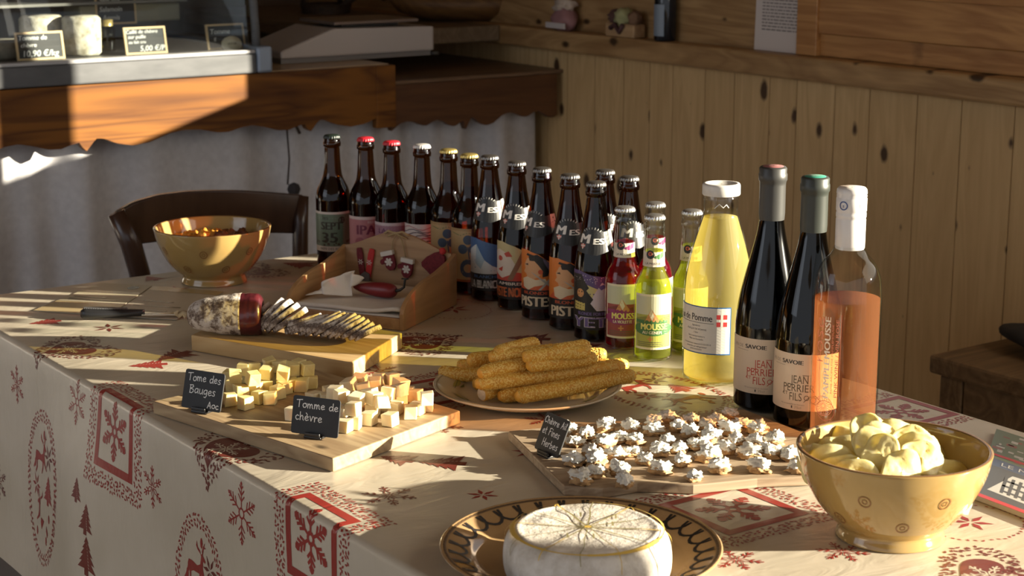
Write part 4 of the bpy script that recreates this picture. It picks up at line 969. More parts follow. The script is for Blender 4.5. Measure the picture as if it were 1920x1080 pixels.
# --- wine bottles
PW = smooth_prof([(.032, .001), (.0386, .006), (.0398, .016), (.0398, .095), (.0392, .112), (.0366, .135), (.0300, .165), (.0232, .192), (.0180, .214), (.0150, .232), (.0145, .240)])
def wine(px, py, H, where, gm, lm, ink, capname, capc, turn=0.):
    p = P(px, py, .75+H); phi = math.atan2(-p.y, -p.x)+turn
    r = empty('wine_bottle', (p.x, p.y, TZ), 0, where, 'bottle')
    part('bottle_body', shell(PW, [(.0145, H-.010), (.012, H-.004)]), gm, r)
    part('liquid', liquid_mesh(PW, .225), lm, r)
    cz = H-.064
    part('capsule', MB().lathe([(interp(PW, cz)+.0005, cz), (.0158, cz+.008), (.0156, H-.022), (.0160, H-.018), (.0172, H-.016), (.0172, H-.009), (.0164, H-.0075), (.0166, H-.002), (.0150, H), (.001, H+.0002)], 48), flat(capname, capc, .42), r)
    part('capsule_top', MB().lathe([(.0125, H+.0001), (.012, H+.0008), (.001, H+.0008)], 32), flat(capname+'_top', (.30, .12, .12) if ink == 'r' else (.05, .28, .20), .4), r)
    d = base_label(-.048, .058, .026, .094)
    d.text('VIN DE', -.020, .0815, .0040, 3, 1, width=.017, align='r').text('SAVOIE', -.016, .0815, .0050, 1, 1, width=.027, align='l', bold=.0004).rect(-.030, .0785, -.012, .0790, 3, 1)
    k = 2
    def calli(x, y, s, strokes, w=.0008):
        for st in strokes: d.line([(x+a*s, y+b*s) for a, b in st], w, k, 2)
    # JEAN / PERRIER / ET FILS in a thin calligraphic hand
    x0 = -.006
    d.text('JEAN', x0+.013, .0590, .0095, k, 2, width=.021).line([(x0+.003, .056), (x0+.001, .053), (x0-.002, .055)], .0008, k, 2).line([(x0+.017, .069), (x0+.024, .069)], .0007, k, 2)
    d.text('PERRIER', x0+.012, .0490, .0090, k, 2, width=.038).line([(x0-.006, .049), (x0-.008, .045)], .0008, k, 2)
    d.text('ET', x0-.004, .0440, .0040, k, 2, width=.006).text('FILS', x0+.009, .0380, .0095, k, 2, width=.015)
    d.ring(x0+.022, .042, .0028, .0007, k, 2, 10).ring(x0+.030, .0395, .0035, .0007, k, 2, 10).line([(x0+.019, .037), (x0+.025, .043), (x0+.032, .045), (x0+.038, .039), (x0+.033, .034), (x0+.027, .037)], .0007, k, 2)
    d.text('Mis en bouteille au domaine', x0+.005, .0325, .0017, 3, 1, width=.030).rect(x0+.004, .0285, x0+.0055, .0315, 1, 1).text('75cl', x0+.012, .0285, .0026, 3, 1, width=.008)
    lab_on(r, 'label', PW, phi-(.30 if ink == 'r' else .42), d, paint((.64, .53, .40), (.05, .04, .035), (.45, .05, .03) if ink == 'r' else (.10, .07, .035), (.30, .24, .18))); return r
wine(1450, 313, .298, 'dark wine bottle with red lettering on the label, right of the apple juice', BLK, L_RED, 'r', 'capsule_grey', (.045, .045, .043))
wine(1529, 332, .297, 'olive green wine bottle with dark lettering, between the dark wine and the rosé', GRN, L_WHI, 'b', 'capsule_green_grey', (.034, .040, .034))
PR = smooth_prof([(.032, .001), (.0376, .006), (.0386, .016), (.0386, .150), (.0384, .172), (.0364, .192), (.0300, .208), (.0210, .219), (.0165, .230), (.0150, .245)])
H = .295; p = P(1598, 352, .75+H); phi = math.atan2(-p.y, -p.x)
r = empty('rose_bottle', (p.x, p.y, TZ), 0, 'clear bottle of pink grapefruit rosé with a white screw cap, behind the chip bowl', 'bottle')
part('bottle_body', shell(PR, [(.0145, H-.012), (.012, H-.005)]), CLR, r); part('liquid', liquid_mesh(PR, .168), L_ROS, r)
sc_ = [(.0160, H-.070), (.0168, H-.068), (.0168, H-.036), (.0162, H-.0345), (.0170, H-.033), (.0170, H-.029), (.0164, H-.0275), (.0172, H-.026), (.0172, H-.012), (.0165, H-.011), (.0172, H-.0095), (.0165, H-.008), (.0172, H-.0065), (.0166, H-.002), (.0150, H), (.001, H)]
part('screw_cap', MB().lathe(sc_, 56), flat('screwcap_white', (.70, .67, .65), .3), r)
d = Decal(); d.ref = .0172; d.ring(-.009, H-.019, .0045, .0012, 0, 0, 18).text('s', -.009, H-.021, .004, 0, 0).text('EI', .012, H-.021, .004, 1, 0)
lab_on(r, 'cap_print', sc_[:4]+[(.0173, H-.03), (.0173, H)], phi, d, paint((.04, .08, .25), (.35, .35, .35)))
d = Decal(); T_ = Decal().text('PAMPLEMOUSSE', 0, 0, .0072, 0, 2, width=.094, align='l', bold=.0004); d.merge(T_, -.0175, .058, PI/2)
T_ = Decal().text('PINK WINE / VIN ROSE', 0, 0, .0036, 1, 2, width=.090, align='l', bold=.0001); d.merge(T_, -.0075, .060, PI/2)
T_ = Decal().text('ROSE AROMATISE PAMPLEMOUSSE', 0, 0, .0020, 1, 2, width=.080, align='l'); d.merge(T_, -.0135, .064, PI/2)
T_ = Decal().chalk('rose', 0, 0, .008, .0009, 1, 2, width=.055); d.merge(T_, -.0270, .098, PI/2)
d.line([(-.026, .150), (-.030, .120), (-.031, .085), (-.029, .055)], .0007, 1, 2).line([(-.0055, .156), (-.0055, .062)], .0006, 1, 2)
d.ring(-.0235, .048, .0115, .0007, 1, 2, 26).ring(-.0235, .048, .0098, .0004, 1, 2, 26).ring(-.021, .043, .0115, .0006, 2, 1, 26)
for k in range(18): a = 2*PI*k/18; d.line([(-.0235+.002*math.cos(a), .048+.002*math.sin(a)), (-.0235+.0098*math.cos(a), .048+.0098*math.sin(a))], .0005, 1, 2)
lab_on(r, 'printed_label', PR, phi, d, paint((.80, .72, .62), (.78, .28, .18), (.55, .15, .10)))

# ------------------------------------------------------------------ wooden boards with food
m_b1 = wood('board_spruce', (.62, .44, .22), (.46, .29, .12), 1, 1.6, rough=.55, spec=.35)
m_b2 = wood('board_worn', (.45, .33, .19), (.28, .185, .10), 1, 1.8, rough=.6, knots=.05, kscale=9)
m_b3 = wood('board_grey', (.46, .36, .25), (.27, .19, .12), 0, 1.8, rough=.6, knots=.06, kscale=9)
def board(name, pts, z1, m, lab, bev=.0015):
    c = sum((Vector(p) for p in pts), Vector())/len(pts)
    mb = MB().prism([(p[0]-c.x, p[1]-c.y) for p in pts], z1-TZ)
    # turn the grain along the board's first side by turning the object
    d = Vector(pts[1])-Vector(pts[0]); an = math.atan2(d.y, d.x)-PI/2
    R = Matrix.Rotation(-an, 3, 'Z'); mb.v = [tuple(R@Vector(v)) for v in mb.v]
    o = part(name, mb, m, loc=(c.x, c.y, TZ), rz=an, bevel=bev); tag(o, lab, 'board', 'serving boards'); return o
ZM = .773
fl, fr_, rr_ = P(358, 628, ZM), P(660, 680, ZM), P(754, 624, ZM); bl = fl+(rr_-fr_)
board('serving_board', [fl, fr_, rr_, bl], ZM, m_b1, 'thick pale wooden board under the sliced dry sausage')
ZC = .7665
board('serving_board', [P(286, 752, ZC), P(624, 860, ZC), P(863, 770, ZC), P(574, 687, ZC)], ZC, m_b2, 'worn wooden board carrying the two piles of cheese cubes')
ZV = .7615
cv = [P(953, 808, ZV), P(1058, 911, ZV), P(1130, 916, ZV), P(1195, 905, ZV), P(1300, 909, ZV), P(1420, 897, ZV), P(1514, 893, ZV), P(1590, 885, ZV), P(1505, 810, ZV), P(1396, 767, ZV)]
board('serving_board', cv, ZV, m_b3, 'thin greyish wooden board with a wavy bark edge under the goat cheese toasts')

# dry sausage
A = P(352, 600, ZM+.020); B = P(492, 586, ZM+.030); ax = (B-A); L = ax.length; ang = math.atan2(ax.y, ax.x)
ss = empty('dry_sausage', (A.x, A.y, ZM), ang, 'dry sausage with a white mouldy skin and a peeled dark red cut end', 'sausage')
def sausage(x0, x1, extra=0., cap=False):
    m = MB(); N, S = 30, 40; vs = []
    key = [(0, .006), (.03, .014), (.10, .019), (.25, .0235), (.45, .027), (.65, .0290), (.85, .0300), (1, .0295)]
    for i in range(N+1):
        t = x0+(x1-x0)*i/N
        for (a, ra), (b, rb) in zip(key[:-1], key[1:]):
            if a <= t <= b: r = ra+(rb-ra)*(t-a)/(b-a); break
        r += extra
        if cap and i > N-8: r *= math.sqrt(max(.05, 1-((i-N+8)/8.6)**2))*.35+.65
        for k in range(S):
            an = 2*PI*k/S; q = r*(1+.045*mnoise.noise(Vector((t*5, math.cos(an)*1.3, math.sin(an)*1.3)))+.02*mnoise.noise(Vector((t*20, math.cos(an)*5, math.sin(an)*5))))
            z = math.sin(an)*q+.0265+.004*t*(1-t); vs.append((t*L, math.cos(an)*q, max(z, .0006)))
    fs = [(i*S+(k+1) % S, i*S+k, (i+1)*S+k, (i+1)*S+(k+1) % S) for i in range(N) for k in range(S)]+[tuple(range(S)), tuple(N*S+k for k in range(S-1, -1, -1))]
    return m.add(vs, fs, 0, True)
t = NT('sausage_mould'); v = t.coord()
n1 = t.noise(t.mapping(v, (1, 1, 1)), 55, 8, .62); n2 = t.noise(t.mapping(v, (1, 1, 1), loc=(3, 1, 2)), 260, 4, .6)
f = t.math('ADD', t.math('MULTIPLY', n1, .7), t.math('MULTIPLY', n2, .3))
t.pbr(t.ramp(f, [(.40, (.07, .045, .035)), (.47, (.20, .15, .115)), (.52, (.48, .42, .36)), (.62, (.62, .56, .50))]), .85, bump=t.bump(f, .7, .003)); m_mould = t.m
m_meat = noisy('sausage_skin_peeled', [(.3, (.04, .006, .010)), (.7, (.09, .014, .018))], 60, 4, .28, .35, .002, coat=.4)
part('mouldy_skin', sausage(0, .72), m_mould, ss); part('peeled_end', sausage(.715, 1.0, -.0003, True), m_meat, ss)
part('string_end', MB().tube([(.004, 0, .026), (-.006, .001, .030), (-.012, .003, .026), (-.016, .001, .030), (-.012, -.004, .034)], [.005, .004, .0045, .003, .0015], 8), flat('string_beige', (.42, .33, .20), .9), ss)
# slices
t = NT('slice_face'); v = t.coord(); vo = t.voro(v, 260); nn = t.noise(v, 90, 4)
t.pbr(t.mix(t.ramp(vo.outputs['Distance'], [(.18, 1.), (.30, 0.)]), t.ramp(nn, [(.35, (.07, .012, .010)), (.65, (.15, .03, .022))]), (.36, .20, .15)), .38, bump=t.bump(nn, .3, .001)); m_slice = t.m
S = 40; TH = .0064
ends = [((417, 376), (560, 228)), ((468, 384), (640, 206)), ((500, 388), (684, 212)), ((536, 392), (722, 236)), ((574, 392), (770, 264)),
        ((640, 326), (850, 274)), ((638, 356), (892, 274)), ((642, 386), (912, 296)), ((668, 412), (940, 304)), ((716, 428), (962, 306)), ((752, 438), (990, 312)), ((796, 442), (1010, 322)),
        ((842, 438), (1050, 312)), ((880, 444), (1072, 326)), ((914, 450), (1092, 336)), ((958, 450), (1120, 350)), ((1000, 446), (1146, 362)), ((1030, 458), (1186, 384))]
L0, L1 = P(478, 622, ZM), P(706, 646, ZM); pn = Vector((L1.y-L0.y, L0.x-L1.x, 0)).normalized()
Hf = Vector((FW.x, FW.y, 0)).normalized()
def slice_meshes(a_, b_, seed):
    rings = []
    for zz, q in ((-TH/2, .93), (-TH/2, 1.), (-TH*.2, 1.02), (TH*.2, 1.02), (TH/2, 1.), (TH/2, .93)):
        rings.append([( (q if q < .95 else q)*a_*math.cos(2*PI*k/S)*(1+.03*mnoise.noise(Vector((math.cos(2*PI*k/S)*2, math.sin(2*PI*k/S)*2, seed)))), q*b_*math.sin(2*PI*k/S)*(1+.03*mnoise.noise(Vector((math.cos(2*PI*k/S)*2, math.sin(2*PI*k/S)*2, seed+5)))), zz+.0007*math.sin(4*PI*k/S+seed)) for k in range(S)])
    def band_(rs, i0): 
        v = [p_ for r_ in rs for p_ in r_]; return v, [(i*S+k, i*S+(k+1) % S, (i+1)*S+(k+1) % S, (i+1)*S+k) for i in range(len(rs)-1) for k in range(S)]
    v, f = band_(rings, 0); skin = MB().add(v, f, 0, True).mesh('slice_rind', m_mould)
    q = [[(x*.96, y*.96, z*.97) for x, y, z in r_] for r_ in (rings[0], rings[-1])]
    v, f = band_(q, 0); core = MB().add(v, f+[tuple(range(S-1, -1, -1)), tuple(S+k for k in range(S))], 0, False).mesh('slice_meat', m_slice)
    return skin, core
variants = {}
for i, (e0, e1) in enumerate(ends):
    x0, y0, x1, y1 = 320+e0[0]/3, 500+e0[1]/3, 320+e1[0]/3, 500+e1[1]/3
    cxp, cyp = (x0+x1)/2, (y0+y1)/2
    d_ = FW*F+RT*(cxp-960)+UP*(540-cyp); t_ = (L0-CAM).dot(pn)/d_.dot(pn); c_ = CAM+d_*t_
    mpp = (c_-CAM).dot(FW)/F
    e = (RT*(x1-x0)+Vector((0, 0, 1))*(y0-y1)).normalized(); half = math.hypot(x1-x0, y1-y0)*mpp/2*.97
    f2 = (Hf*math.cos(.17)-Vector((0, 0, 1))*math.sin(.17)).normalized(); n = e.cross(f2).normalized()
    if n.z < 0: n = -n
    f2 = n.cross(e)
    TH = .0078 if i < 5 else .0066
    sk_, co_ = slice_meshes(half, .0255, i*1.7)
    zl = c_.z-half*abs(e.z)-TH/2*n.z-.0255*abs(f2.z)
    if zl < ZM+.0004: c_ = c_+Vector((0, 0, ZM+.0004-zl))
    r = empty('sausage_slice', c_, 0, 'slice of dry sausage, %s in the row from the uncut piece' % ordinal(i), 'sausage slice', 'slices of the dry sausage')
    r.rotation_euler = Matrix((e, f2, n)).transposed().to_euler()
    part('meat', co_, None, r); part('rind', sk_, None, r)

# cheese cubes
m_tome = noisy('cheese_yellow', [(.3, (.70, .55, .22)), (.7, (.80, .67, .34))], 60, 3, .42, .12, .001, sss=.25, sssr=(.012, .008, .003))
m_chv = noisy('cheese_ivory', [(.3, (.72, .60, .38)), (.7, (.82, .72, .52))], 60, 3, .42, .12, .001, sss=.25, sssr=(.012, .009, .005))
def cube_mesh(seed, m, name):
    rnd = random.Random(seed); s = .0075; vs = []
    for x in (-1, 1):
        for y in (-1, 1):
            for z in (-1, 1): vs.append(tuple(s*(c*(1+rnd.uniform(-.10, .10)))+(rnd.uniform(-.001, .001)) for c in (x, y, z)))
    zmin = min(v[2] for v in vs); vs = [(a, b, -s if c < 0 else c) for a, b, c in vs]
    mb = MB().add(vs, [(0, 1, 3, 2), (4, 6, 7, 5), (0, 4, 5, 1), (2, 3, 7, 6), (0, 2, 6, 4), (1, 5, 7, 3)]); return mb.mesh(name, m)
def cubes(pts, m, nm, pile, group, seed):
    """pts: (px, py, layer); counted in bands from the front and from the left"""
    meshes = [cube_mesh(seed+k, m, nm) for k in range(6)]; rnd = random.Random(seed); items = []
    for px, py, ly in pts: items.append((px, py, ly))
    names = {}
    for ly in (0, 1):
        L_ = sorted([q for q in items if q[2] == ly], key=lambda q: -q[1]); rows = []
        for q in L_:
            if rows and rows[-1][0][1]-q[1] < 11: rows[-1].append(q)
            else: rows.append([q])
        for ri, rw in enumerate(rows):
            for ci, q in enumerate(sorted(rw)): names[q] = (ly, ri, ci)
    for k, q in enumerate(items):
        px, py, ly = q; z = ZC+.0075+.0150*ly+.0003
        p = P(px, py, z); ly_, ri, ci = names[q]
        o = bpy.data.objects.new(nm, meshes[k % 6]); COL.objects.link(o); o.location = p
        o.rotation_euler = (rnd.uniform(-.25, .25)*ly, rnd.uniform(-.2, .2)*ly, rnd.uniform(0, PI))
        if ly: o.location.z += .001
        b = o.modifiers.new('b', 'BEVEL'); b.width = .0009; b.segments = 2
        tag(o, '%s cheese cube, %s layer, %s row from the front, %s from the left' % (pile, 'upper' if ly else 'bottom', ordinal(ri), ordinal(ci)), 'cheese cube', group)
pile1 = [(432, 748, 0), (460, 755, 0), (486, 744, 0), (507, 746, 0), (437, 722, 0), (452, 733, 0), (478, 728, 0), (520, 735, 0), (533, 727, 0), (500, 722, 0), (547, 720, 0), (566, 722, 0),
         (585, 716, 0), (430, 706, 0), (455, 705, 0), (545, 700, 0), (520, 705, 0), (575, 698, 0), (560, 684, 0),
         (456, 694, 1), (475, 710, 1), (480, 736-22, 1), (500, 700, 1), (530, 701, 1), (506, 685, 1), (524, 688, 1), (548, 693, 1), (576, 692, 1), (475, 692, 1), (440, 707, 1)]
pile1 = [q for q in pile1 if q != (480, 714, 1)]
cubes(pile1, m_tome, 'cheese_cube', 'pale yellow', 'cubes of Tome des Bauges', 11)
pile2 = [(549, 775, 0), (645, 797, 0), (665, 792, 0), (692, 784, 0), (731, 786, 0), (640, 775, 0), (660, 770, 0), (612, 748, 0), (700, 768, 0), (725, 758, 0), (742, 764, 0), (770, 772, 0),
         (783, 765, 0), (800, 758, 0), (640, 750, 0), (690, 745, 0), (750, 745, 0), (765, 738, 0), (778, 742, 0), (590, 745, 0), (655, 735, 0), (710, 732, 0), (735, 728, 0), (617, 735, 0), (640, 757, 0),
         (627, 737, 1), (640, 745, 1), (668, 752, 1), (682, 731, 1), (717, 755, 1), (728, 738, 1), (655, 722, 1), (674, 716, 1), (702, 722, 1), (748, 733, 1), (712, 712, 1), (735, 712, 1), (752, 722, 1), (695, 742, 1), (662, 768, 1), (700, 748, 1)]
pile2 += [(800, 748, 1)]
cubes(pile2, m_chv, 'cheese_cube', 'ivory', 'cubes of Tomme de chèvre', 41)

# chalk tags on little stands
def tagcard(blp, brp, zb, hh, lean, lines, lab, width=None):
    a, b = P(*blp, zb+.002), P(*brp, zb+.002); d = (b-a); W = d.length; ang = math.atan2(d.y, d.x); c = (a+b)/2
    r = empty('chalk_tag', (c.x, c.y, zb), ang, lab, 'price tag', 'black chalk tags')
    M = Matrix.Translation((0, 0, .003))@Matrix.Rotation(-lean, 4, 'X')@MXZ
    rr = .003; pts = []
    for cx, cy, a0 in ((W/2-rr, rr, -PI/2), (W/2-rr, hh-rr, 0), (-W/2+rr, hh-rr, PI/2), (-W/2+rr, rr, PI)):
        for k in range(5): an = a0+PI/2*k/4; pts.append((cx+rr*math.cos(an), cy+rr*math.sin(an)))
    part('card', MB().prism(pts, .0016, M), m_slate, r, bevel=.0003)
    part('stand', MB().prism([(-.011, -.006), (.011, -.006), (.011, .012), (-.011, .012)], .003).bbox((-.010, -.0065, .003), (.010, -.0035, .007)).bbox((-.008, .004, .003), (.008, .008, .010)), flat('tag_stand_black', (.015, .015, .016), .35), r, bevel=.0008)
    dd = Decal()
    for txt, x, y, s, w in lines: dd.chalk(txt, x*W, y*hh, s*hh, .0010, width=None if w is None else w*W)
    m2 = MB(); nz = M.to_3x3()@Vector((0, 0, 1)); dd.to(m2, lambda x, y: (M@Vector((x, y, .0016)), nz), edge=1, off=.0003, step=0)
    part('chalk_writing', m2, m_chalk, r); return r
tagcard((341, 764), (414, 776), ZC, .046, .28, [('Tome des', -.42, .72, .115, .86), ('Bauges', -.34, .40, .125, .68), ('Aoc', .16, .08, .095, .30)], 'black chalk tag reading Tome des Bauges, before the yellow cheese cubes')
tagcard((546, 812), (634, 824), ZC, .043, .22, [('Tomme de', -.42, .70, .115, .90), ('chèvre', -.42, .36, .125, .58)], 'black chalk tag reading Tomme de chèvre, before the ivory cheese cubes')
tagcard((1003, 842), (1047, 862), ZV, .043, .42, [('Chèvre Ail', -.45, .74, .10, .92), ('et Fines', -.40, .46, .11, .72), ('Herbes', -.26, .16, .11, .66)], 'black chalk tag reading Chèvre Ail et Fines Herbes, on the toast board')

# goat cheese toasts
m_crou = noisy('crouton', [(.3, (.34, .18, .07)), (.7, (.56, .36, .17))], 160, 4, .8, .6, .002)
m_fresh = noisy('fresh_goat_cheese', [(.3, (.70, .68, .60)), (.7, (.84, .82, .75))], 90, 4, .7, .4, .0015)
protos = []
for k in range(7):
    vs, fs = blob(.0130, .0115, .0055, .35, 26, 30+k, 3)
    cr = MB().add([(v.x, v.y, max(v.z, -.0035)+.0035) for v in vs], fs, 0, True).mesh('crouton', m_crou)
    import bmesh as _b
    bb = _b.new(); _b.ops.create_icosphere(bb, subdivisions=4, radius=1); rnd = random.Random(k)
    vs = []
    for v in bb.verts:
        d_ = v.co.normalized(); s_ = Vector((k*3.1, k*1.3, k*.7))
        q = 1+.42*mnoise.noise(d_*1.5+s_*2)*1.3+.34*mnoise.noise(d_*4.2+s_)+.30*mnoise.noise(d_*12+s_)
        z = d_.z*.0072*q; vs.append((d_.x*.0118*q, d_.y*.0098*q, max(z, -.002)+.0080))
    fs = [tuple(x.index for x in f_.verts) for f_ in bb.faces]; bb.free()
    ch = MB().add(vs, fs, 0, True).mesh('goat_cheese', m_fresh)
    protos.append((cr, ch))
tp = [(450, 400), (495, 515), (585, 470), (548, 350), (455, 280), (530, 240), (640, 285), (590, 405), (650, 190), (705, 365), (735, 455), (765, 535), (735, 260), (800, 200), (835, 275), (815, 345), (895, 395), (950, 215), (1030, 275), (1030, 130),
      (945, 170), (975, 340), (985, 455), (1105, 320), (1125, 400), (1100, 190), (1180, 150), (1170, 230), (1195, 495), (1228, 305), (1275, 180), (1308, 265), (1340, 150), (1285, 375), (1390, 330), (1360, 445), (1410, 215), (1455, 275), (1420, 110),
      (1490, 170), (1575, 285), (1545, 355), (1605, 445), (1665, 355), (1590, 212), (1695, 275), (1790, 365), (1850, 440), (395, 215)]
tp = [(940+x/3.31, 740+y/3.31+4) for x, y in tp]
srt = sorted(tp, key=lambda q: -q[1]); rows = []
for q in srt:
    if rows and rows[-1][0][1]-q[1] < 13: rows[-1].append(q)
    else: rows.append([q])
nmz = {q: (ri, ci) for ri, rw in enumerate(rows) for ci, q in enumerate(sorted(rw))}
rnd = random.Random(8)
for k, q in enumerate(tp):
    p = P(q[0], q[1], ZV+.004); ri, ci = nmz[q]
    r = empty('goat_cheese_toast', (p.x, p.y, ZV+.0002), rnd.uniform(0, 6.28), 'toast with white goat cheese, %s row from front, %s from left' % (ordinal(ri), ordinal(ci)), 'toast', 'goat cheese toasts on the thin board')
    cr, ch = protos[k % 7]; part('crouton', cr, None, r); part('goat_cheese', ch, None, r)
    s_ = rnd.uniform(.78, 1.02); r.scale = (s_*rnd.uniform(.9, 1.15), s_*rnd.uniform(.8, 1.05), s_*rnd.uniform(.85, 1.2))

# ------------------------------------------------------------------ plates
def profplate(r, h, well, rim_t=.003):
    return smooth_prof([(.0005, .004), (well*.6, .004), (well, .0055), (well+(r-well)*.3, .010), (r-.004, h), (r-.0005, h+.0008), (r, h-.0008), (r-.006, h-.004), (well+(r-well)*.35, .006), (well*.95, .0012), (well*.9, 0), (well*.85, 0), (well*.8, .002), (.0005, .002)], 4)
c = P(989, 719, .767)
bp = empty('bread_plate', (c.x, c.y, TZ), 0, 'cream plate with faint painted leaves under the breadsticks', 'plate')
m_plate = noisy('plate_glaze', [(.3, (.60, .54, .42)), (.7, (.66, .60, .48))], 10, 3, .12, .02)
PP = profplate(.118, .017, .080)
part('plate_body', MB().lathe(PP, 96), m_plate, bp)
top = [q for q in PP[:17]]
def plate_fn(prof_top, r_scale=1):
    zs = sorted([(q[0], q[1]) for q in prof_top])
    def fn(x, y):
        r = math.hypot(x, y); z = zs[-1][1]
        for (r0, z0), (r1, z1) in zip(zs[:-1], zs[1:]):
            if r0 <= r <= r1: z = z0+(z1-z0)*(r-r0)/max(1e-9, r1-r0); sl = (z1-z0)/max(1e-9, r1-r0); n = Vector((-x/max(r, 1e-6)*sl, -y/max(r, 1e-6)*sl, 1)).normalized(); return Vector((x, y, z)), n
        return Vector((x, y, z)), Vector((0, 0, 1))
    return fn
d = Decal()
for k in range(9):
    a = 2*PI*k/9+.2; q = Decal().poly([(-.016, 0), (-.006, .004), (.006, .004), (.018, 0), (.006, -.003), (-.006, -.004)], 0).poly([(-.010, .007), (.0, .010), (.008, .006), (-.002, .006)], 1).line([(-.02, -.003), (.02, .003)], .0009, 1)
    d.merge(q, .092*math.cos(a), .092*math.sin(a), a+PI/2)
m2 = MB(); d.to(m2, plate_fn(top), edge=.006, off=.0004); part('painted_leaves', m2, paint((.40, .36, .10), (.16, .18, .07)), bp)
d = Decal().ring(0, 0, .1135, .0016, 0, 0, 90); m2 = MB(); d.to(m2, plate_fn(top), edge=.004, off=.0004); part('rim_line', m2, paint((.40, .34, .22)), bp)
# breadsticks coated with sesame
m_brd = noisy('breadstick_crust', [(.3, (.62, .28, .030)), (.7, (.76, .42, .06))], 90, 4, .55, .3, .001)
m_ses = noisy('sesame', [(.3, (.80, .52, .11)), (.7, (.88, .64, .20))], 200, 2, .45, 0)
m_crumb = noisy('bread_crumb', [(.3, (.66, .50, .32)), (.7, (.80, .66, .48))], 240, 4, .9, .4)
def stick(a, b, r, lab, seed, broken=False):
    a, b = Vector(a), Vector(b); d = b-a; L = d.length; rnd = random.Random(seed); c = (a+b)/2
    o = empty('breadstick', c, 0, lab, 'breadstick', 'sesame breadsticks on the plate'); o.rotation_euler = d.to_track_quat('X', 'Z').to_euler()
    N = 22; pts = []; rs = []
    for i in range(N+1):
        t = i/N; x = (t-.5)*L; e = min(t, 1-t)*L/r
        q = r*(1+.06*mnoise.noise(Vector((t*4, seed, 0))))*(min(1, .55+.45*math.sqrt(min(1, e/.8))) if not (broken and t < .5) else 1)
        pts.append((x, .0022*math.sin(t*3.1+seed)+.001*math.sin(t*9+seed), .0012*math.sin(t*4+seed*2))); rs.append(q)
    part('crust', MB().tube(pts, rs, 18), m_brd, o)
    if broken: part('broken_face', MB().lathe([(.0003, -.0012), (r*.6, -.0014), (r*.93, -.0002)], 20, (-L/2, 0, 0), M=Matrix.Rotation(PI/2, 4, 'Y')), m_crumb, o)
    ms = MB(); n = int(L*11500)
    for _ in range(n):
        t = rnd.uniform(.01, .99); i = min(N-1, int(t*N)); f_ = t*N-i
        pc = Vector(pts[i]).lerp(Vector(pts[i+1]), f_); q = rs[i]+(rs[i+1]-rs[i])*f_
        an = rnd.uniform(0, 2*PI); nr = Vector((0, math.cos(an), math.sin(an))); tg = Vector((0, -math.sin(an), math.cos(an))); al = rnd.uniform(0, PI)
        u = Vector((1, 0, 0))*math.cos(al)+tg*math.sin(al); w = nr.cross(u); p0 = pc+nr*(q+.0001)
        sl, sw, sh = .00155, .00095, .00062
        ms.add([p0+u*sl, p0+w*sw, p0-u*sl*.8, p0-w*sw, p0+nr*sh], [(0, 1, 4), (1, 2, 4), (2, 3, 4), (3, 0, 4)], 0, True)
    so_ = part('sesame_seeds', ms, m_ses, o); so_['kind'] = 'stuff'; return o
def sk(p0, p1, z0, z1, r, lab, seed, broken=False): stick(P(790+p0[0]/4.364, 620+p0[1]/4.364, z0), P(790+p1[0]/4.364, 620+p1[1]/4.364, z1), r, lab, seed, broken)
zb = TZ+.0160
sk((785, 555), (1735, 355), zb+.001, zb+.010, .0092, 'long sesame breadstick, foremost at the right front of the plate', 1)
sk((640, 535), (1380, 420), zb-.001, zb+.002, .0088, 'sesame breadstick lying low behind the foremost one', 2)
sk((500, 517), (900, 400), zb+.0, zb-.001, .0090, 'breadstick with a pale broken end facing the camera', 3, True)
sk((440, 440), (1690, 275), zb+.016, zb+.016, .0094, 'longest sesame breadstick, crossing the whole pile at mid height', 4)
sk((420, 425), (1100, 380), zb-.002, zb-.002, .0085, 'bottom breadstick under the left end of the longest one', 5)
sk((475, 350), (865, 285), zb+.030, zb+.030, .0090, 'short breadstick piece on the left of the second layer', 6)
sk((880, 300), (1420, 215), zb+.034, zb+.034, .0092, 'breadstick in the upper layer at the right, above the longest one', 7)
sk((300, 290), (900, 250), zb+.012, zb+.012, .0085, 'breadstick running back left behind the short piece', 8)
sk((830, 210), (1370, 170), zb+.046, zb+.046, .0088, 'topmost breadstick at the centre of the pile', 9)
sk((550, 225), (1120, 150), zb+.040, zb+.042, .0090, 'upper breadstick just left of the topmost one', 10)
sk((375, 235), (820, 190), zb+.030, zb+.030, .0092, 'upper left breadstick with its round end facing left', 11)
sk((600, 175), (960, 105), zb+.048, zb+.046, .0080, 'thin breadstick at the very back top, pointing up left', 12)
sk((1080, 190), (1370, 115), zb+.048, zb+.052, .0090, 'sunlit breadstick end at the top right of the pile', 13)
sk((140, 345), (640, 360), zb+.002, zb+.004, .0088, 'breadstick at the lowest left, its end over the plate rim', 14)
sk((1050, 215), (1510, 195), zb+.024, zb+.026, .0088, 'breadstick whose end sticks out at the back right', 15)
sk((900, 330), (1560, 262), zb+.001, zb+.010, .0088, 'hidden breadstick low at the back right, only its end showing', 16)

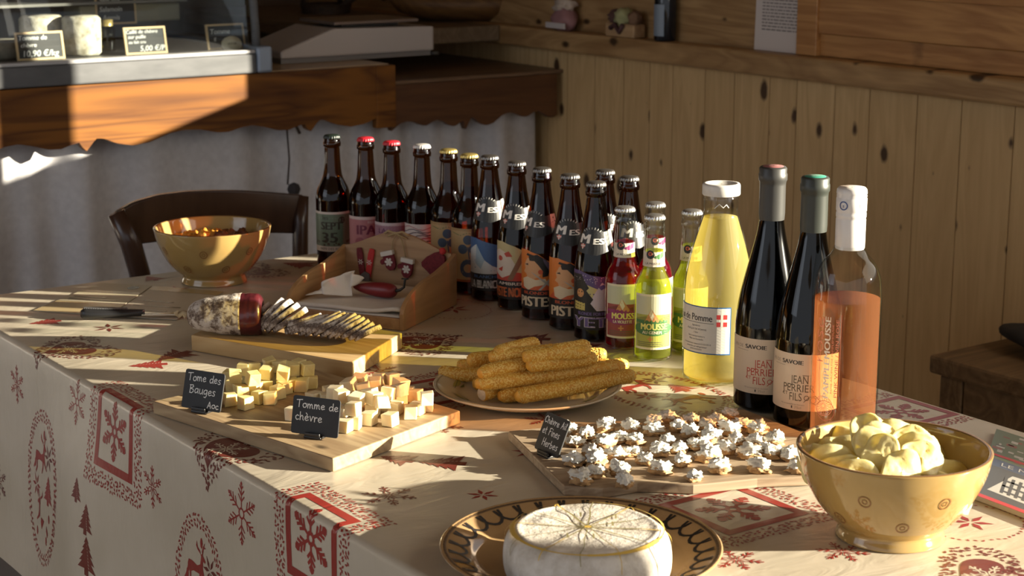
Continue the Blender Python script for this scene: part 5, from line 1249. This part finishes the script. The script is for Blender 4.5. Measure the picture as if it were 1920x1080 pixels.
# plate with the soft cheese wheel
c1, c2 = P(823, 1022, .766), P(1357, 1030, .766); cc = (c1+c2)/2; Rp = (c2-c1).length/2*.99
cc = Vector((cc.x+.0, cc.y, 0))
wp = empty('stoneware_plate', (cc.x, cc.y, TZ), 0, 'brown glazed plate with a dark scalloped loop border under the cheese wheel', 'plate')
m_stone = noisy('brown_glaze', [(.3, (.30, .185, .085)), (.7, (.40, .26, .13))], 12, 4, .12, .03, coat=.5)
PP2 = profplate(Rp, .019, Rp*.70)
part('plate_body', MB().lathe(PP2, 128), m_stone, wp)
d = Decal(); n = 32
for k in range(n):
    a = 2*PI*k/n; rc = Rp*.935
    for t0, t1 in ((0, 1),):
        pts = [(math.cos(a+2*PI/n*.60*math.cos(PI*j/8))*(rc-Rp*.125*math.sin(PI*j/8)), math.sin(a+2*PI/n*.60*math.cos(PI*j/8))*(rc-Rp*.125*math.sin(PI*j/8))) for j in range(9)]
        d.line(pts, .0030, 0, k % 2)
m2 = MB(); d.to(m2, plate_fn(PP2[:17]), edge=.006, off=.0004); part('loop_border', m2, paint((.018, .016, .016)), wp)
d = Decal().ring(0, 0, Rp*.972, .004, 0, 0, 110); m2 = MB(); d.to(m2, plate_fn(PP2[:17]), edge=.005, off=.0004); part('rim_band', m2, paint((.10, .06, .03)), wp)
a_, b_ = P(946, 1003, .79), P(1259, 1003, .79); wc = (a_+b_)/2; Rw = (b_-a_).length/2*.97
wc = P(1102, 992, .802)
whl = empty('soft_cheese', (wc.x, wc.y, TZ+.0048), .3, 'white-rinded soft cheese wheel scored into thin wedges', 'cheese')
m_rind = noisy('bloomy_rind', [(.3, (.42, .37, .30)), (.48, (.60, .55, .48)), (.62, (.72, .68, .62))], 34, 7, .75, .9, .004, nr=.65)
hW = .048
wb = MB(); S, prw = 96, smooth_prof([(.0005, 0), (Rw-.008, 0), (Rw-.001, .004), (Rw+.002, .014), (Rw+.002, .028), (Rw-.0005, .038), (Rw-.0045, hW-.004), (Rw-.0085, hW-.0006), (Rw-.012, hW+.0002), (Rw*.75, hW-.0006), (Rw*.5, hW), (Rw*.25, hW-.0004), (.0005, hW)], 4)
vs = []
for r0, z0 in prw:
    for k in range(S):
        a = 2*PI*k/S; nz_ = mnoise.noise(Vector((r0*math.cos(a)*30, r0*math.sin(a)*30, z0*40))); q = r0*(1+.012*mnoise.noise(Vector((math.cos(a)*1.5, math.sin(a)*1.5, z0*20))))
        vs.append((q*math.cos(a), q*math.sin(a), z0+(.0013*nz_ if z0 > .03 else 0)))
fs = [(i*S+k, i*S+(k+1) % S, (i+1)*S+(k+1) % S, (i+1)*S+k) for i in range(len(prw)-1) for k in range(S)]
part('rind', wb.add(vs, fs, 0, True), m_rind, whl)
d = Decal(); rnd = random.Random(3)
def wheel_fn(x, y):
    r = math.hypot(x, y); k = Rw-.004
    if r < Rw-.010: return Vector((x, y, hW+.0006+.0011*mnoise.noise(Vector((x*30, y*30, hW*40))))), Vector((0, 0, 1))
    s_ = min(1, (r-(Rw-.010))/.014); ux, uy = x/r, y/r; drop = r-(Rw-.010)
    an = min(PI/2, drop/.0105); q = Rw-.0095+.0112*math.sin(an); z = hW-.0112+.0112*math.cos(an)
    if an >= PI/2: z -= drop-.0105*PI/2
    return Vector((ux*q, uy*q, max(z, .002)+.0005)), Vector((ux*math.sin(an), uy*math.sin(an), math.cos(an)))
for k in range(12):
    a = 2*PI*k/12+rnd.uniform(-.04, .04); w = rnd.uniform(.0007, .0016); L_ = Rw+rnd.choice((.004, .012, .026, .034))
    pts = [(math.cos(a+.02*math.sin(j*1.7+k))*(.004+(L_-.004)*j/7), math.sin(a+.02*math.sin(j*1.7+k))*(.004+(L_-.004)*j/7)) for j in range(8)]
    d.line(pts, w, 1 if k % 2 == 1 else 0, 0); d.line(pts[:4], w*1.3, 1, 1)
for k in range(40):      # the soft yellow paste shows all round the top edge, thick here and thin there
    a = 2*PI*k/40; w_ = .0012+.0026*max(0, math.sin(a*3+1))+.0012*max(0, math.sin(a*7)); d.ring(0, 0, Rw-.0060, w_, 0, 1, 2, a0=a, a1=a+2*PI/40)
for k in range(5):
    a = rnd.uniform(0, 6.28); r0 = rnd.uniform(.02, Rw-.02); d.line([(r0*math.cos(a), r0*math.sin(a)), (r0*math.cos(a)+.008, r0*math.sin(a)+.006)], .0016, 1, 1)
d.circ(0, 0, .0035, 0, 1, 8)
m2 = MB(); d.to(m2, wheel_fn, edge=.004, off=.0002); part('cut_lines', m2, [flat('cheese_paste', (.66, .45, .10), .35), flat('herb_cut', (.28, .24, .10), .5)], whl)

# ------------------------------------------------------------------ bowls
m_bowl = noisy('ochre_glaze', [(.3, (.31, .20, .065)), (.7, (.40, .27, .10))], 9, 4, .10, .03, coat=.5)
PBW = smooth_prof([(.0005, .012), (.035, .013), (.052, .022), (.070, .044), (.082, .066), (.0885, .087), (.0905, .0905), (.0935, .0905), (.0940, .0875), (.0885, .066), (.0760, .040), (.0620, .022), (.0520, .0135), (.0500, .010), (.0525, .003), (.0525, 0), (.046, 0), (.044, .003), (.0005, .003)], 5)
outer = sorted([q for q in PBW if q[1] >= .0135 and q[0] > .05][-40:], key=lambda q: q[1])
def bowl_root(x, y, lab, seed):
    r = empty('ochre_bowl', (x, y, TZ), 0, lab, 'bowl', 'ochre stoneware bowls')
    part('bowl_body', MB().lathe(PBW, 96), m_bowl, r)
    outp = [q for q in PBW[PBW.index(max(PBW)):] if q[1] > .012]; outp = sorted(outp, key=lambda q: q[1])
    d = Decal(); rnd = random.Random(seed)
    for k in range(7):
        for (zz, da) in ((.060, 0), (.032, .45)):
            a = 2*PI*k/7+da+seed; R_ = interp(outp, zz); x0 = a*R_
            e = Decal().ring(0, 0, .0058, .0011, 0, 0, 18).ring(0, 0, .0024, .0008, 0, 0, 10)
            m = MB()
            def fn(xx, h, R_=R_):
                rr0 = interp(outp, h); an = xx/R_; n = Vector((math.cos(an), math.sin(an), -.45)).normalized(); return Vector((math.cos(an)*rr0, math.sin(an)*rr0, h)), n
            d2 = Decal().merge(e, x0, zz); d2._fn = fn
            bowlmb.append((d2, fn))
    m = MB()
    for d2, fn in bowlmb: d2.to(m, fn, edge=.004, off=.0005)
    bowlmb.clear(); part('stamped_rings', m, [flat('ring_brown', (.22, .10, .035), .2)], r)
    part('rim_glaze', MB().lathe([(.0902, .0908), (.0918, .0914), (.0936, .0908)], 96), flat('rim_brown', (.20, .10, .04), .12), r)
    return r
bowlmb = []
pb = P(1668, 1003); bR = bowl_root(pb.x, pb.y, 'large ochre glazed bowl with stamped rings, full of potato chips', 0)
pb2 = P(402, 527); bL = bowl_root(pb2.x, pb2.y, 'large ochre glazed bowl with stamped rings, holding savoury snacks, left back', .5)
# chips
m_chip = noisy('potato_chip', [(.3, (.66, .52, .17)), (.55, (.76, .66, .33)), (.8, (.60, .42, .12))], 55, 4, .45, .35, .0015, sss=.35, sssr=(.008, .006, .002))
def chip_mesh(seed):
    rnd = random.Random(seed); R_ = rnd.uniform(.021, .026); cx, cy = -rnd.uniform(6, 15), rnd.uniform(-6, 9)
    m = MB(); vs = []; NR, NS = 9, 30
    for i in range(NR+1):
        for k in range(NS):
            a = 2*PI*k/NS; r = R_*i/NR*(1+.08*math.sin(2*a+seed)+.04*math.sin(5*a)); x, y = r*math.cos(a), r*math.sin(a)*.85
            z = cx*x*x-cy*y*y+.0030*mnoise.noise(Vector((x*75, y*75, seed)))+.0012*mnoise.noise(Vector((x*220, y*220, seed)))+(.0028*math.sin(3*a+seed)*(i/NR)**2)
            vs.append((x, y, z))
    fs = [(i*NS+k, i*NS+(k+1) % NS, (i+1)*NS+(k+1) % NS, (i+1)*NS+k) for i in range(NR) for k in range(NS)]
    return m.add(vs, fs, 0, True).mesh('potato_chip', m_chip)
cm_ = [chip_mesh(k) for k in range(8)]
def chipobj(k, loc, rot, lab):
    o = bpy.data.objects.new('potato_chip', cm_[k % 8]); COL.objects.link(o); o.location = loc; o.rotation_euler = rot
    s_ = o.modifiers.new('s', 'SOLIDIFY'); s_.thickness = .0014; tag(o, lab, 'potato chip', 'potato chips in the bowl'); return o
cb = Vector((pb.x, pb.y, 0)); rnd = random.Random(21); cps = []
for j, yy in enumerate((.058, .040, .022, .004, -.014, -.032, -.048)):
    half_ = math.sqrt(max(0, .066**2-yy*yy))*.98; nC = max(1, int(2*half_/.034)); sh = .5*(j % 2)
    for k in range(nC+1):
        xx = -half_+2*half_*(k+.5*sh)/(nC+.5*sh if nC+.5*sh else 1)
        if xx > half_+.002: continue
        xx += rnd.uniform(-.004, .004)-.004; dd_ = math.hypot(xx, yy)
        zz = .071+.026*max(0, 1-(dd_/.064)**2)-.012*max(0, xx-.015)/.03+rnd.uniform(-.003, .004)
        cps.append((xx, yy+rnd.uniform(-.003, .003), zz, rnd.uniform(.45, 1.15), xx/.066*.55+rnd.uniform(-.25, .25), rnd.uniform(0, 6.28), j))
for i, (xx, yy, zz, rx, ry, rz, j) in enumerate(cps):
    R_ = Matrix.Rotation(-YAW, 3, 'Z')@Matrix.Rotation(ry, 3, 'Y')@Matrix.Rotation(rx, 3, 'X')@Matrix.Rotation(rz, 3, 'Z')
    loc = cb+Matrix.Rotation(-YAW, 3, 'Z')@Vector((xx, yy, 0))+Vector((0, 0, TZ+zz))
    ci = sorted(q[0] for q in cps if q[6] == j).index(xx)
    chipobj(i, loc, R_.to_euler(), 'curved yellow potato chip, %s row from the back of the bowl, %s from left' % (ordinal(j), ordinal(ci)))
# snacks in the left bowl
m_sn = noisy('snack_orange', [(.3, (.45, .16, .02)), (.7, (.68, .34, .05))], 90, 4, .5, .4, .002)
m_sn2 = noisy('snack_dark', [(.3, (.10, .03, .012)), (.7, (.22, .07, .02))], 90, 4, .5, .4, .002)
sn = [blob(.012, .009, .008, .3, 20, 60+k, 3) for k in range(5)]
snm = [[MB().add(v, f, 0, True).mesh('snack', m) for v, f in sn] for m in (m_sn, m_sn2)]
rnd = random.Random(12); pos = []
for it in range(4000):
    a, q = rnd.uniform(0, 2*PI), .072*math.sqrt(rnd.random()); z = .068-.10*q*q/.072+rnd.uniform(-.003, .006)
    v = Vector((q*math.cos(a), q*math.sin(a), z))
    if all((v-w).length > .0165 for w in pos): pos.append(v)
    if len(pos) > 42: break
pos.sort(key=lambda v: (round((v.x*FW.x+v.y*FW.y)/.03), v.x*RT.x+v.y*RT.y)); rws = {}
for k, v in enumerate(pos):
    band_ = round((v.x*FW.x+v.y*FW.y)/.03); rws.setdefault(band_, 0); n_ = rws[band_]; rws[band_] += 1
    bi = sorted(set(round((w.x*FW.x+w.y*FW.y)/.03) for w in pos)).index(band_)
    side_ = (v.x*RT.x+v.y*RT.y) < .012
    o = bpy.data.objects.new('savoury_snack', snm[0 if side_ else 1][k % 5]); COL.objects.link(o); o.location = (pb2.x+v.x, pb2.y+v.y, TZ+v.z)
    o.rotation_euler = (rnd.uniform(0, 3), rnd.uniform(0, 3), rnd.uniform(0, 3))
    tag(o, '%s snack in the left bowl, %s band from front, %s from left' % ('orange' if side_ else 'dark brown', ordinal(bi), ordinal(n_)), 'snack', 'snacks in the left bowl')
fill = part('snack_filling', MB().lathe([(.001, .050), (.04, .049), (.0745, .0485)], 40), m_sn2, bL)

# ------------------------------------------------------------------ napkin crate
FRc, BRc = P(757, 622), P(857, 572); ex = (FRc-BRc); dep = ex.length; exn = ex.normalized(); wv = Vector((-.53, .847, 0)); wv = Vector((exn.y, -exn.x, 0))
if wv.dot(Vector((-RT.x, -RT.y, 0))) < 0: wv = -wv
Wc = .196; cen = (FRc+BRc)/2+wv*Wc/2
# local frame: x = to the right (towards FR/BR side), y = to the back
ca = math.atan2(-wv.y, -wv.x)
cr_ = empty('napkin_crate', (cen.x, cen.y, TZ), ca, 'wooden napkin crate with curved sides and felt winter ornaments on its back board', 'crate')
m_cr = wood('crate_wood', (.46, .27, .12), (.32, .17, .07), 1, 1.3, rough=.5); m_crb = wood('crate_back_wood', (.40, .25, .13), (.28, .16, .08), 0, 1.3, rough=.5)
hw, hd, th = Wc/2, dep/2, .007
scv = [(-hd, 0), (hd, 0)]+[(hd-2*hd*t, z) for t, z in ((0, .080), (.06, .0765), (.14, .072), (.26, .068), (.36, .0645), (.46, .062), (.56, .0605), (.65, .058), (.74, .0545), (.82, .050), (.89, .0445), (.95, .038), (.985, .031), (1, .024))]
for sg in (-1, 1):
    M = Matrix(((0, 0, 1, sg*(hw-th/2)-th/2), (1, 0, 0, 0), (0, 1, 0, 0), (0, 0, 0, 1)))
    part('side_panel', MB().prism(scv, th, M), m_cr, cr_, bevel=.001)
bk_ = [(-hw+th, 0), (hw-th, 0)]+[((hw-th)*q, .080+.026*(.5+.5*math.cos(PI*q))**.75) for q in np.linspace(1, -1, 25)]
part('back_board', MB().prism(bk_, .006, Matrix.Translation((0, hd, 0))@MXZ), m_crb, cr_, bevel=.001)
part('front_rail', MB().bbox((-hw+th+.0003, -hd+.002, 0), (hw-th-.0003, -hd+.008, .017)), m_cr, cr_, bevel=.001)
part('base', MB().bbox((-hw+th+.0003, -hd+.0083, .001), (hw-th-.0003, hd-.0063, .005)), m_cr, cr_)
yb = hd-.0064
m_felt = noisy('red_felt', [(.3, (.11, .012, .018)), (.7, (.17, .022, .028))], 200, 3, .95, .4); m_felt2 = flat('bright_red_felt', (.45, .03, .03), .9); m_fw = flat('white_felt', (.60, .56, .50), .95)
def felt(n, pts, t_, m, par, off=0.): return part(n, MB().prism(pts, t_, Matrix.Translation((0, yb-off, 0))@MXZ), m, par, bevel=.0012)
# the ornaments are glued on: parts of the crate
def mitten(cx, cz, s, r_):
    q = [(-.5, .55), (.5, .55), (.55, 0), (.5, -.5), (.25, -.85), (-.15, -.85), (-.42, -.55), (-.45, -.15), (-.75, -.25), (-.88, .0), (-.75, .2), (-.5, .25)]
    c_, s_ = math.cos(r_), math.sin(r_); q = [(cx+s*(a*c_-b*s_), cz+s*(a*s_+b*c_)) for a, b in q]
    mo = felt('mitten', q, .006, m_felt, cr_)
    q = [(-.58, .45), (.58, .45), (.58, .85), (-.58, .85)]; q = [(cx+s*(a*c_-b*s_), cz+s*(a*s_+b*c_)) for a, b in q]
    felt('cuff', q, .0085, m_fw, mo)
    m3 = MB(); dd = Decal().merge(snow(s*.35, 0, 0, s*.09), cx, cz-.1*s); dd.to(m3, lambda x, y: (Vector((x, yb-.0062, y)), Vector((0, -1, 0))), edge=1, off=.0002); part('stitching', m3, m_fw, mo)
mitten(-.012, .062, .0185, .25); mitten(.018, .053, .0185, -.15)
part('twine', MB().tube([(-.008, yb-.003, .077), (-.006, yb-.004, .092), (.002, yb-.005, .106), (.010, yb-.004, .095), (.016, yb-.003, .069)], .0009, 6).tube([(-.020, yb-.003, .104), (-.012, yb-.005, .109), (0, yb-.006, .106), (.012, yb-.005, .109), (.022, yb-.003, .103)], .0018, 6)
     .tube([(-.014, yb-.004, .100), (0, yb-.006, .106), (.018, yb-.003, .098)], .0014, 6), flat('twine_beige', (.36, .26, .13), .9), cr_)
for cx, rt_ in ((-.062, .12), (-.047, -.18)):
    c_, s_ = math.cos(rt_), math.sin(rt_); q = [(-.0045, -.030), (.0045, -.030), (.0052, .018), (.004, .026), (-.004, .026), (-.0052, .018)]
    f_ = felt('ski', [(cx+a*c_-b*s_, .052+a*s_+b*c_) for a, b in q], .004, m_felt2 if cx > -.05 else m_felt, cr_)
    m3 = MB(); dd = Decal().merge(snow(.0055, 0, 3), cx, .056); dd.to(m3, lambda x, y: (Vector((x, yb-.0042, y)), Vector((0, -1, 0))), edge=1, off=.0002); part('star_print', m3, m_fw, f_)
felt('ski_binding', [(-.062, .020), (-.046, .020), (-.046, .038), (-.054, .042), (-.062, .036)], .007, flat('binding_grey', (.10, .09, .09), .6), cr_)
hq = [(.074, .083), (.064, .080), (.052, .073), (.043, .064), (.044, .058), (.054, .050), (.067, .036), (.072, .036), (.079, .048), (.084, .062), (.083, .076)]
hat = felt('felt_hat', [(a, b) for a, b in hq], .006, m_felt, cr_); vs, fs = blob(.0055, .005, .0055, .15, 20, 3, 2)
part('pompom', MB().add([v+Vector((.079, yb-.004, .084)) for v in vs], fs, 0, True), m_felt2, hat)
# napkins and the red pepper
m_nap = noisy('napkin_paper', [(.3, (.66, .61, .54)), (.7, (.74, .69, .62))], 30, 3, .8, .25, .002)
for k in range(3):
    m3 = MB(); nx = 22
    def fn(u, v, k=k):
        x = -hw+.010+(2*hw-.020)*u; y = -hd+.012+(2*hd-.024)*v
        z = .009+.0062*k+.0015*mnoise.noise(Vector((x*18, y*18, k*4)))
        if k == 2: z += .010*math.exp(-((x-.08)**2)/.0006)*.6+.004*math.exp(-((y-.05)**2)/.001)
        return Vector((x, y, z))
    m3.grid(fn, nx, nx); o = part('paper_napkin', m3, m_nap, solid=.0052); o.location = (cen.x, cen.y, TZ); o.rotation_euler = (0, 0, ca)
    tag(o, ['white paper napkin stack layer at the bottom of the crate', 'middle white paper napkin layer in the crate', 'topmost spread white paper napkin in the crate, under the pepper'][k], 'napkin', 'napkins in the crate')
m3 = MB()
def fcurl(u, v):
    # a corner of thin paper drawn up into folds, leaning over to the right
    x = -hw+.016+.060*u; y = -.050+.030*u; h = .040*math.sin(PI*min(1, .25+.75*(1-u)))*(1-.25*u)
    f1 = .006*math.sin(u*9+v*3)+.003*math.sin(u*21+v*7)
    return Vector((x+.016*v*v+f1*.5, y+.030*(v-.3)*(1-.4*v)+f1*(.4+v), .030+h*v**.8+.002*math.sin(v*9+u*5)))
m3.grid(fcurl, 26, 14); o = part('crumpled_napkin', m3, m_nap, solid=.0007); o.location = (cen.x, cen.y, TZ); o.rotation_euler = (0, 0, ca); tag(o, 'thin crumpled white napkin corner standing up at the left of the crate', 'napkin')
pep = empty('red_pepper', (0, 0, 0), 0, 'dark red pepper ornament with a black stem lying on the napkins', 'pepper')
q = Matrix.Rotation(ca, 3, 'Z')@Vector((.012, -.008, 0)); pep.location = (cen.x+q.x, cen.y+q.y, TZ+.037); pep.rotation_euler = (0, 0, ca-.15)
key = [(-.042, .0015), (-.034, .005), (-.020, .0085), (0, .0115), (.018, .0120), (.028, .0105), (.033, .006), (.034, .001)]
part('pepper_body', MB().tube([(x, .003*math.sin(x*40), 0) for x, _ in key], [r_ for _, r_ in key], 24), noisy('pepper_skin', [(.3, (.14, .008, .012)), (.7, (.20, .014, .018))], 30, 3, .4, .1), pep, sub=1)
part('stem', MB().tube([(.032, .002, .001), (.040, .004, .003), (.047, .004, .008), (.049, .004, .020), (.052, .004, .021)], [.003, .0022, .0018, .0018, .0014], 8).tube([(.043, .004, .0205), (.055, .004, .0215)], .0012, 6), flat('stem_black', (.012, .012, .010), .5), pep)

# ------------------------------------------------------------------ knife, leaflets, magazine
ka, kb, kt = P(152, 600), P(272, 598), P(352, 598); dk = (kb-ka); an = math.atan2(dk.y, dk.x); Lk = dk.length
kn = empty('table_knife', (ka.x, ka.y, TZ), an, 'knife with a ribbed black handle lying before the dry sausage', 'knife')
m3 = MB(); vs = []; N = 20
for i in range(N+1):
    t_ = i/N; w_ = .0105*(math.sin(PI*min(1, t_*.8+.18))**.6)*(1 if t_ < .7 else 1-.45*(t_-.7)/.3); h_ = .0085*(1-.4*t_)
    if i == 0: w_ *= .5; h_ *= .6
    for k in range(14):
        a = 2*PI*k/14; vs.append((Lk*t_, w_*math.cos(a), .0088+h_*math.sin(a)*.98))
m3.add(vs, [(i*14+k, i*14+(k+1) % 14, (i+1)*14+(k+1) % 14, (i+1)*14+k) for i in range(N) for k in range(14)]+[tuple(range(13, -1, -1)), tuple(N*14+k for k in range(14))], 0, True)
part('handle', m3, flat('handle_black', (.018, .018, .02), .38), kn)
m3 = MB()
for i in range(26): x = Lk*(.06+.66*i/25); m3.box((x, .001, .0175-.0016*(i/25)), (.0016, .012*(math.sin(PI*min(1, i/25*.8+.15))**.5), .0016), Matrix.Rotation(.4, 4, 'Z'))
part('ribs', m3, flat('handle_ribs', (.10, .10, .105), .4), kn)
part('blade', MB().prism([(Lk-.004, -.006), (Lk+.07, -.007), (Lk+.095, .002), (Lk+.09, .006), (Lk-.004, .006)], .0014, z0=.006), flat('blade_steel', (.62, .62, .60), .22, metal=1), kn)
def sheet(name, corners, z, th, cols, deco, lab, cat='leaflet', group=None):
    C_ = [P(*c_, z) for c_ in corners]; o_ = C_[0]; root = empty(name, (o_.x, o_.y, TZ), 0, lab, cat, group)
    def fn(x, y):
        p_ = C_[0]*(1-x)*(1-y)+C_[1]*x*(1-y)+C_[2]*x*y+C_[3]*(1-x)*y
        return Vector((p_.x-o_.x, p_.y-o_.y, z-TZ+th)), Vector((0, 0, 1))
    vs = [fn(x, y)[0] for x, y in ((0, 0), (1, 0), (1, 1), (0, 1))]
    part('pages', MB().prism([(v.x, v.y) for v in vs], th, z0=z-TZ), paint(cols[0]), root)
    m3 = MB(); d_ = Decal(); deco(d_); d_.to(m3, fn, edge=5, off=.00025, step=.0001, flip=((C_[1]-C_[0]).cross(C_[3]-C_[0])).z < 0); part('print', m3, [flat(name+'_ink%d' % i, c_, .25) for i, c_ in enumerate(cols[1:])], root); return root
def dl1(d_):
    d_.rect(.0, .0, 1, .34, 0).rect(.0, .62, 1, .74, 1).rect(0, .34, 1, .36, 2, 1).circ(.75, .88, .10, 3, 1, 16, .06).rect(.08, .42, .8, .46, 2, 1).rect(.08, .50, .6, .53, 2, 1)
sheet('leaflet', [(62, 583), (205, 592), (285, 536), (188, 531)], TZ+.0002, .0008, [(.50, .44, .32), (.42, .32, .17), (.46, .40, .27), (.20, .17, .12), (.05, .045, .04)], dl1, 'yellow-banded leaflet lying at the left end of the table, behind the knife', group='leaflets at the left end')
def dl2(d_):
    d_.rect(.0, .86, 1, 1, 0).circ(.42, .90, .16, 1, 1, 16, .05).rect(.1, .2, .7, .24, 2).rect(.1, .35, .8, .38, 2).rect(.15, .5, .6, .53, 2)
sheet('leaflet', [(206, 593), (330, 600), (420, 548), (288, 537)], TZ+.0002, .0008, [(.48, .42, .33), (.42, .28, .10), (.06, .05, .045), (.26, .13, .09)], dl2, 'pale second leaflet between the yellow leaflet and the left bowl', group='leaflets at the left end')
def dm(d_):
    d_.rect(0, 0, 1, .04, 0, 0).rect(0, .04, 1, .46, 1, 0).rect(0, .46, 1, .56, 2, 0).rect(0, .56, 1, 1, 3, 0)
    rnd = random.Random(6)
    for k in range(60): x, y = rnd.random()*.9, rnd.uniform(.58, .95); d_.rect(x, y, x+rnd.uniform(.02, .1), y+rnd.uniform(.01, .04), rnd.choice((1, 4, 5, 4)), 1)
    d_.poly([(.1, .12), (.28, .40), (.60, .42), (.85, .10)], 4, 1)
    for k in range(7): d_.rect(.22+.07*k, .14, .25+.07*k, .36, 1, 2)
    for k in range(3): d_.rect(.22, .16+.07*k, .72, .18+.07*k, 1, 2)
    d_.rect(.05, .60, .95, .63, 0, 2).text('LE MENSUEL', .5, .485, .045, 4, 2, width=.7)
sheet('magazine', [(1826, 936), (2020, 1010), (2080, 880), (1868, 812)], TZ+.0002, .005, [(.45, .42, .38), (.50, .06, .06), (.10, .10, .10), (.10, .12, .17), (.16, .20, .13), (.55, .53, .48), (.30, .12, .10)], dm, 'glossy magazine with a red lower edge lying at the right edge of the table', 'magazine')
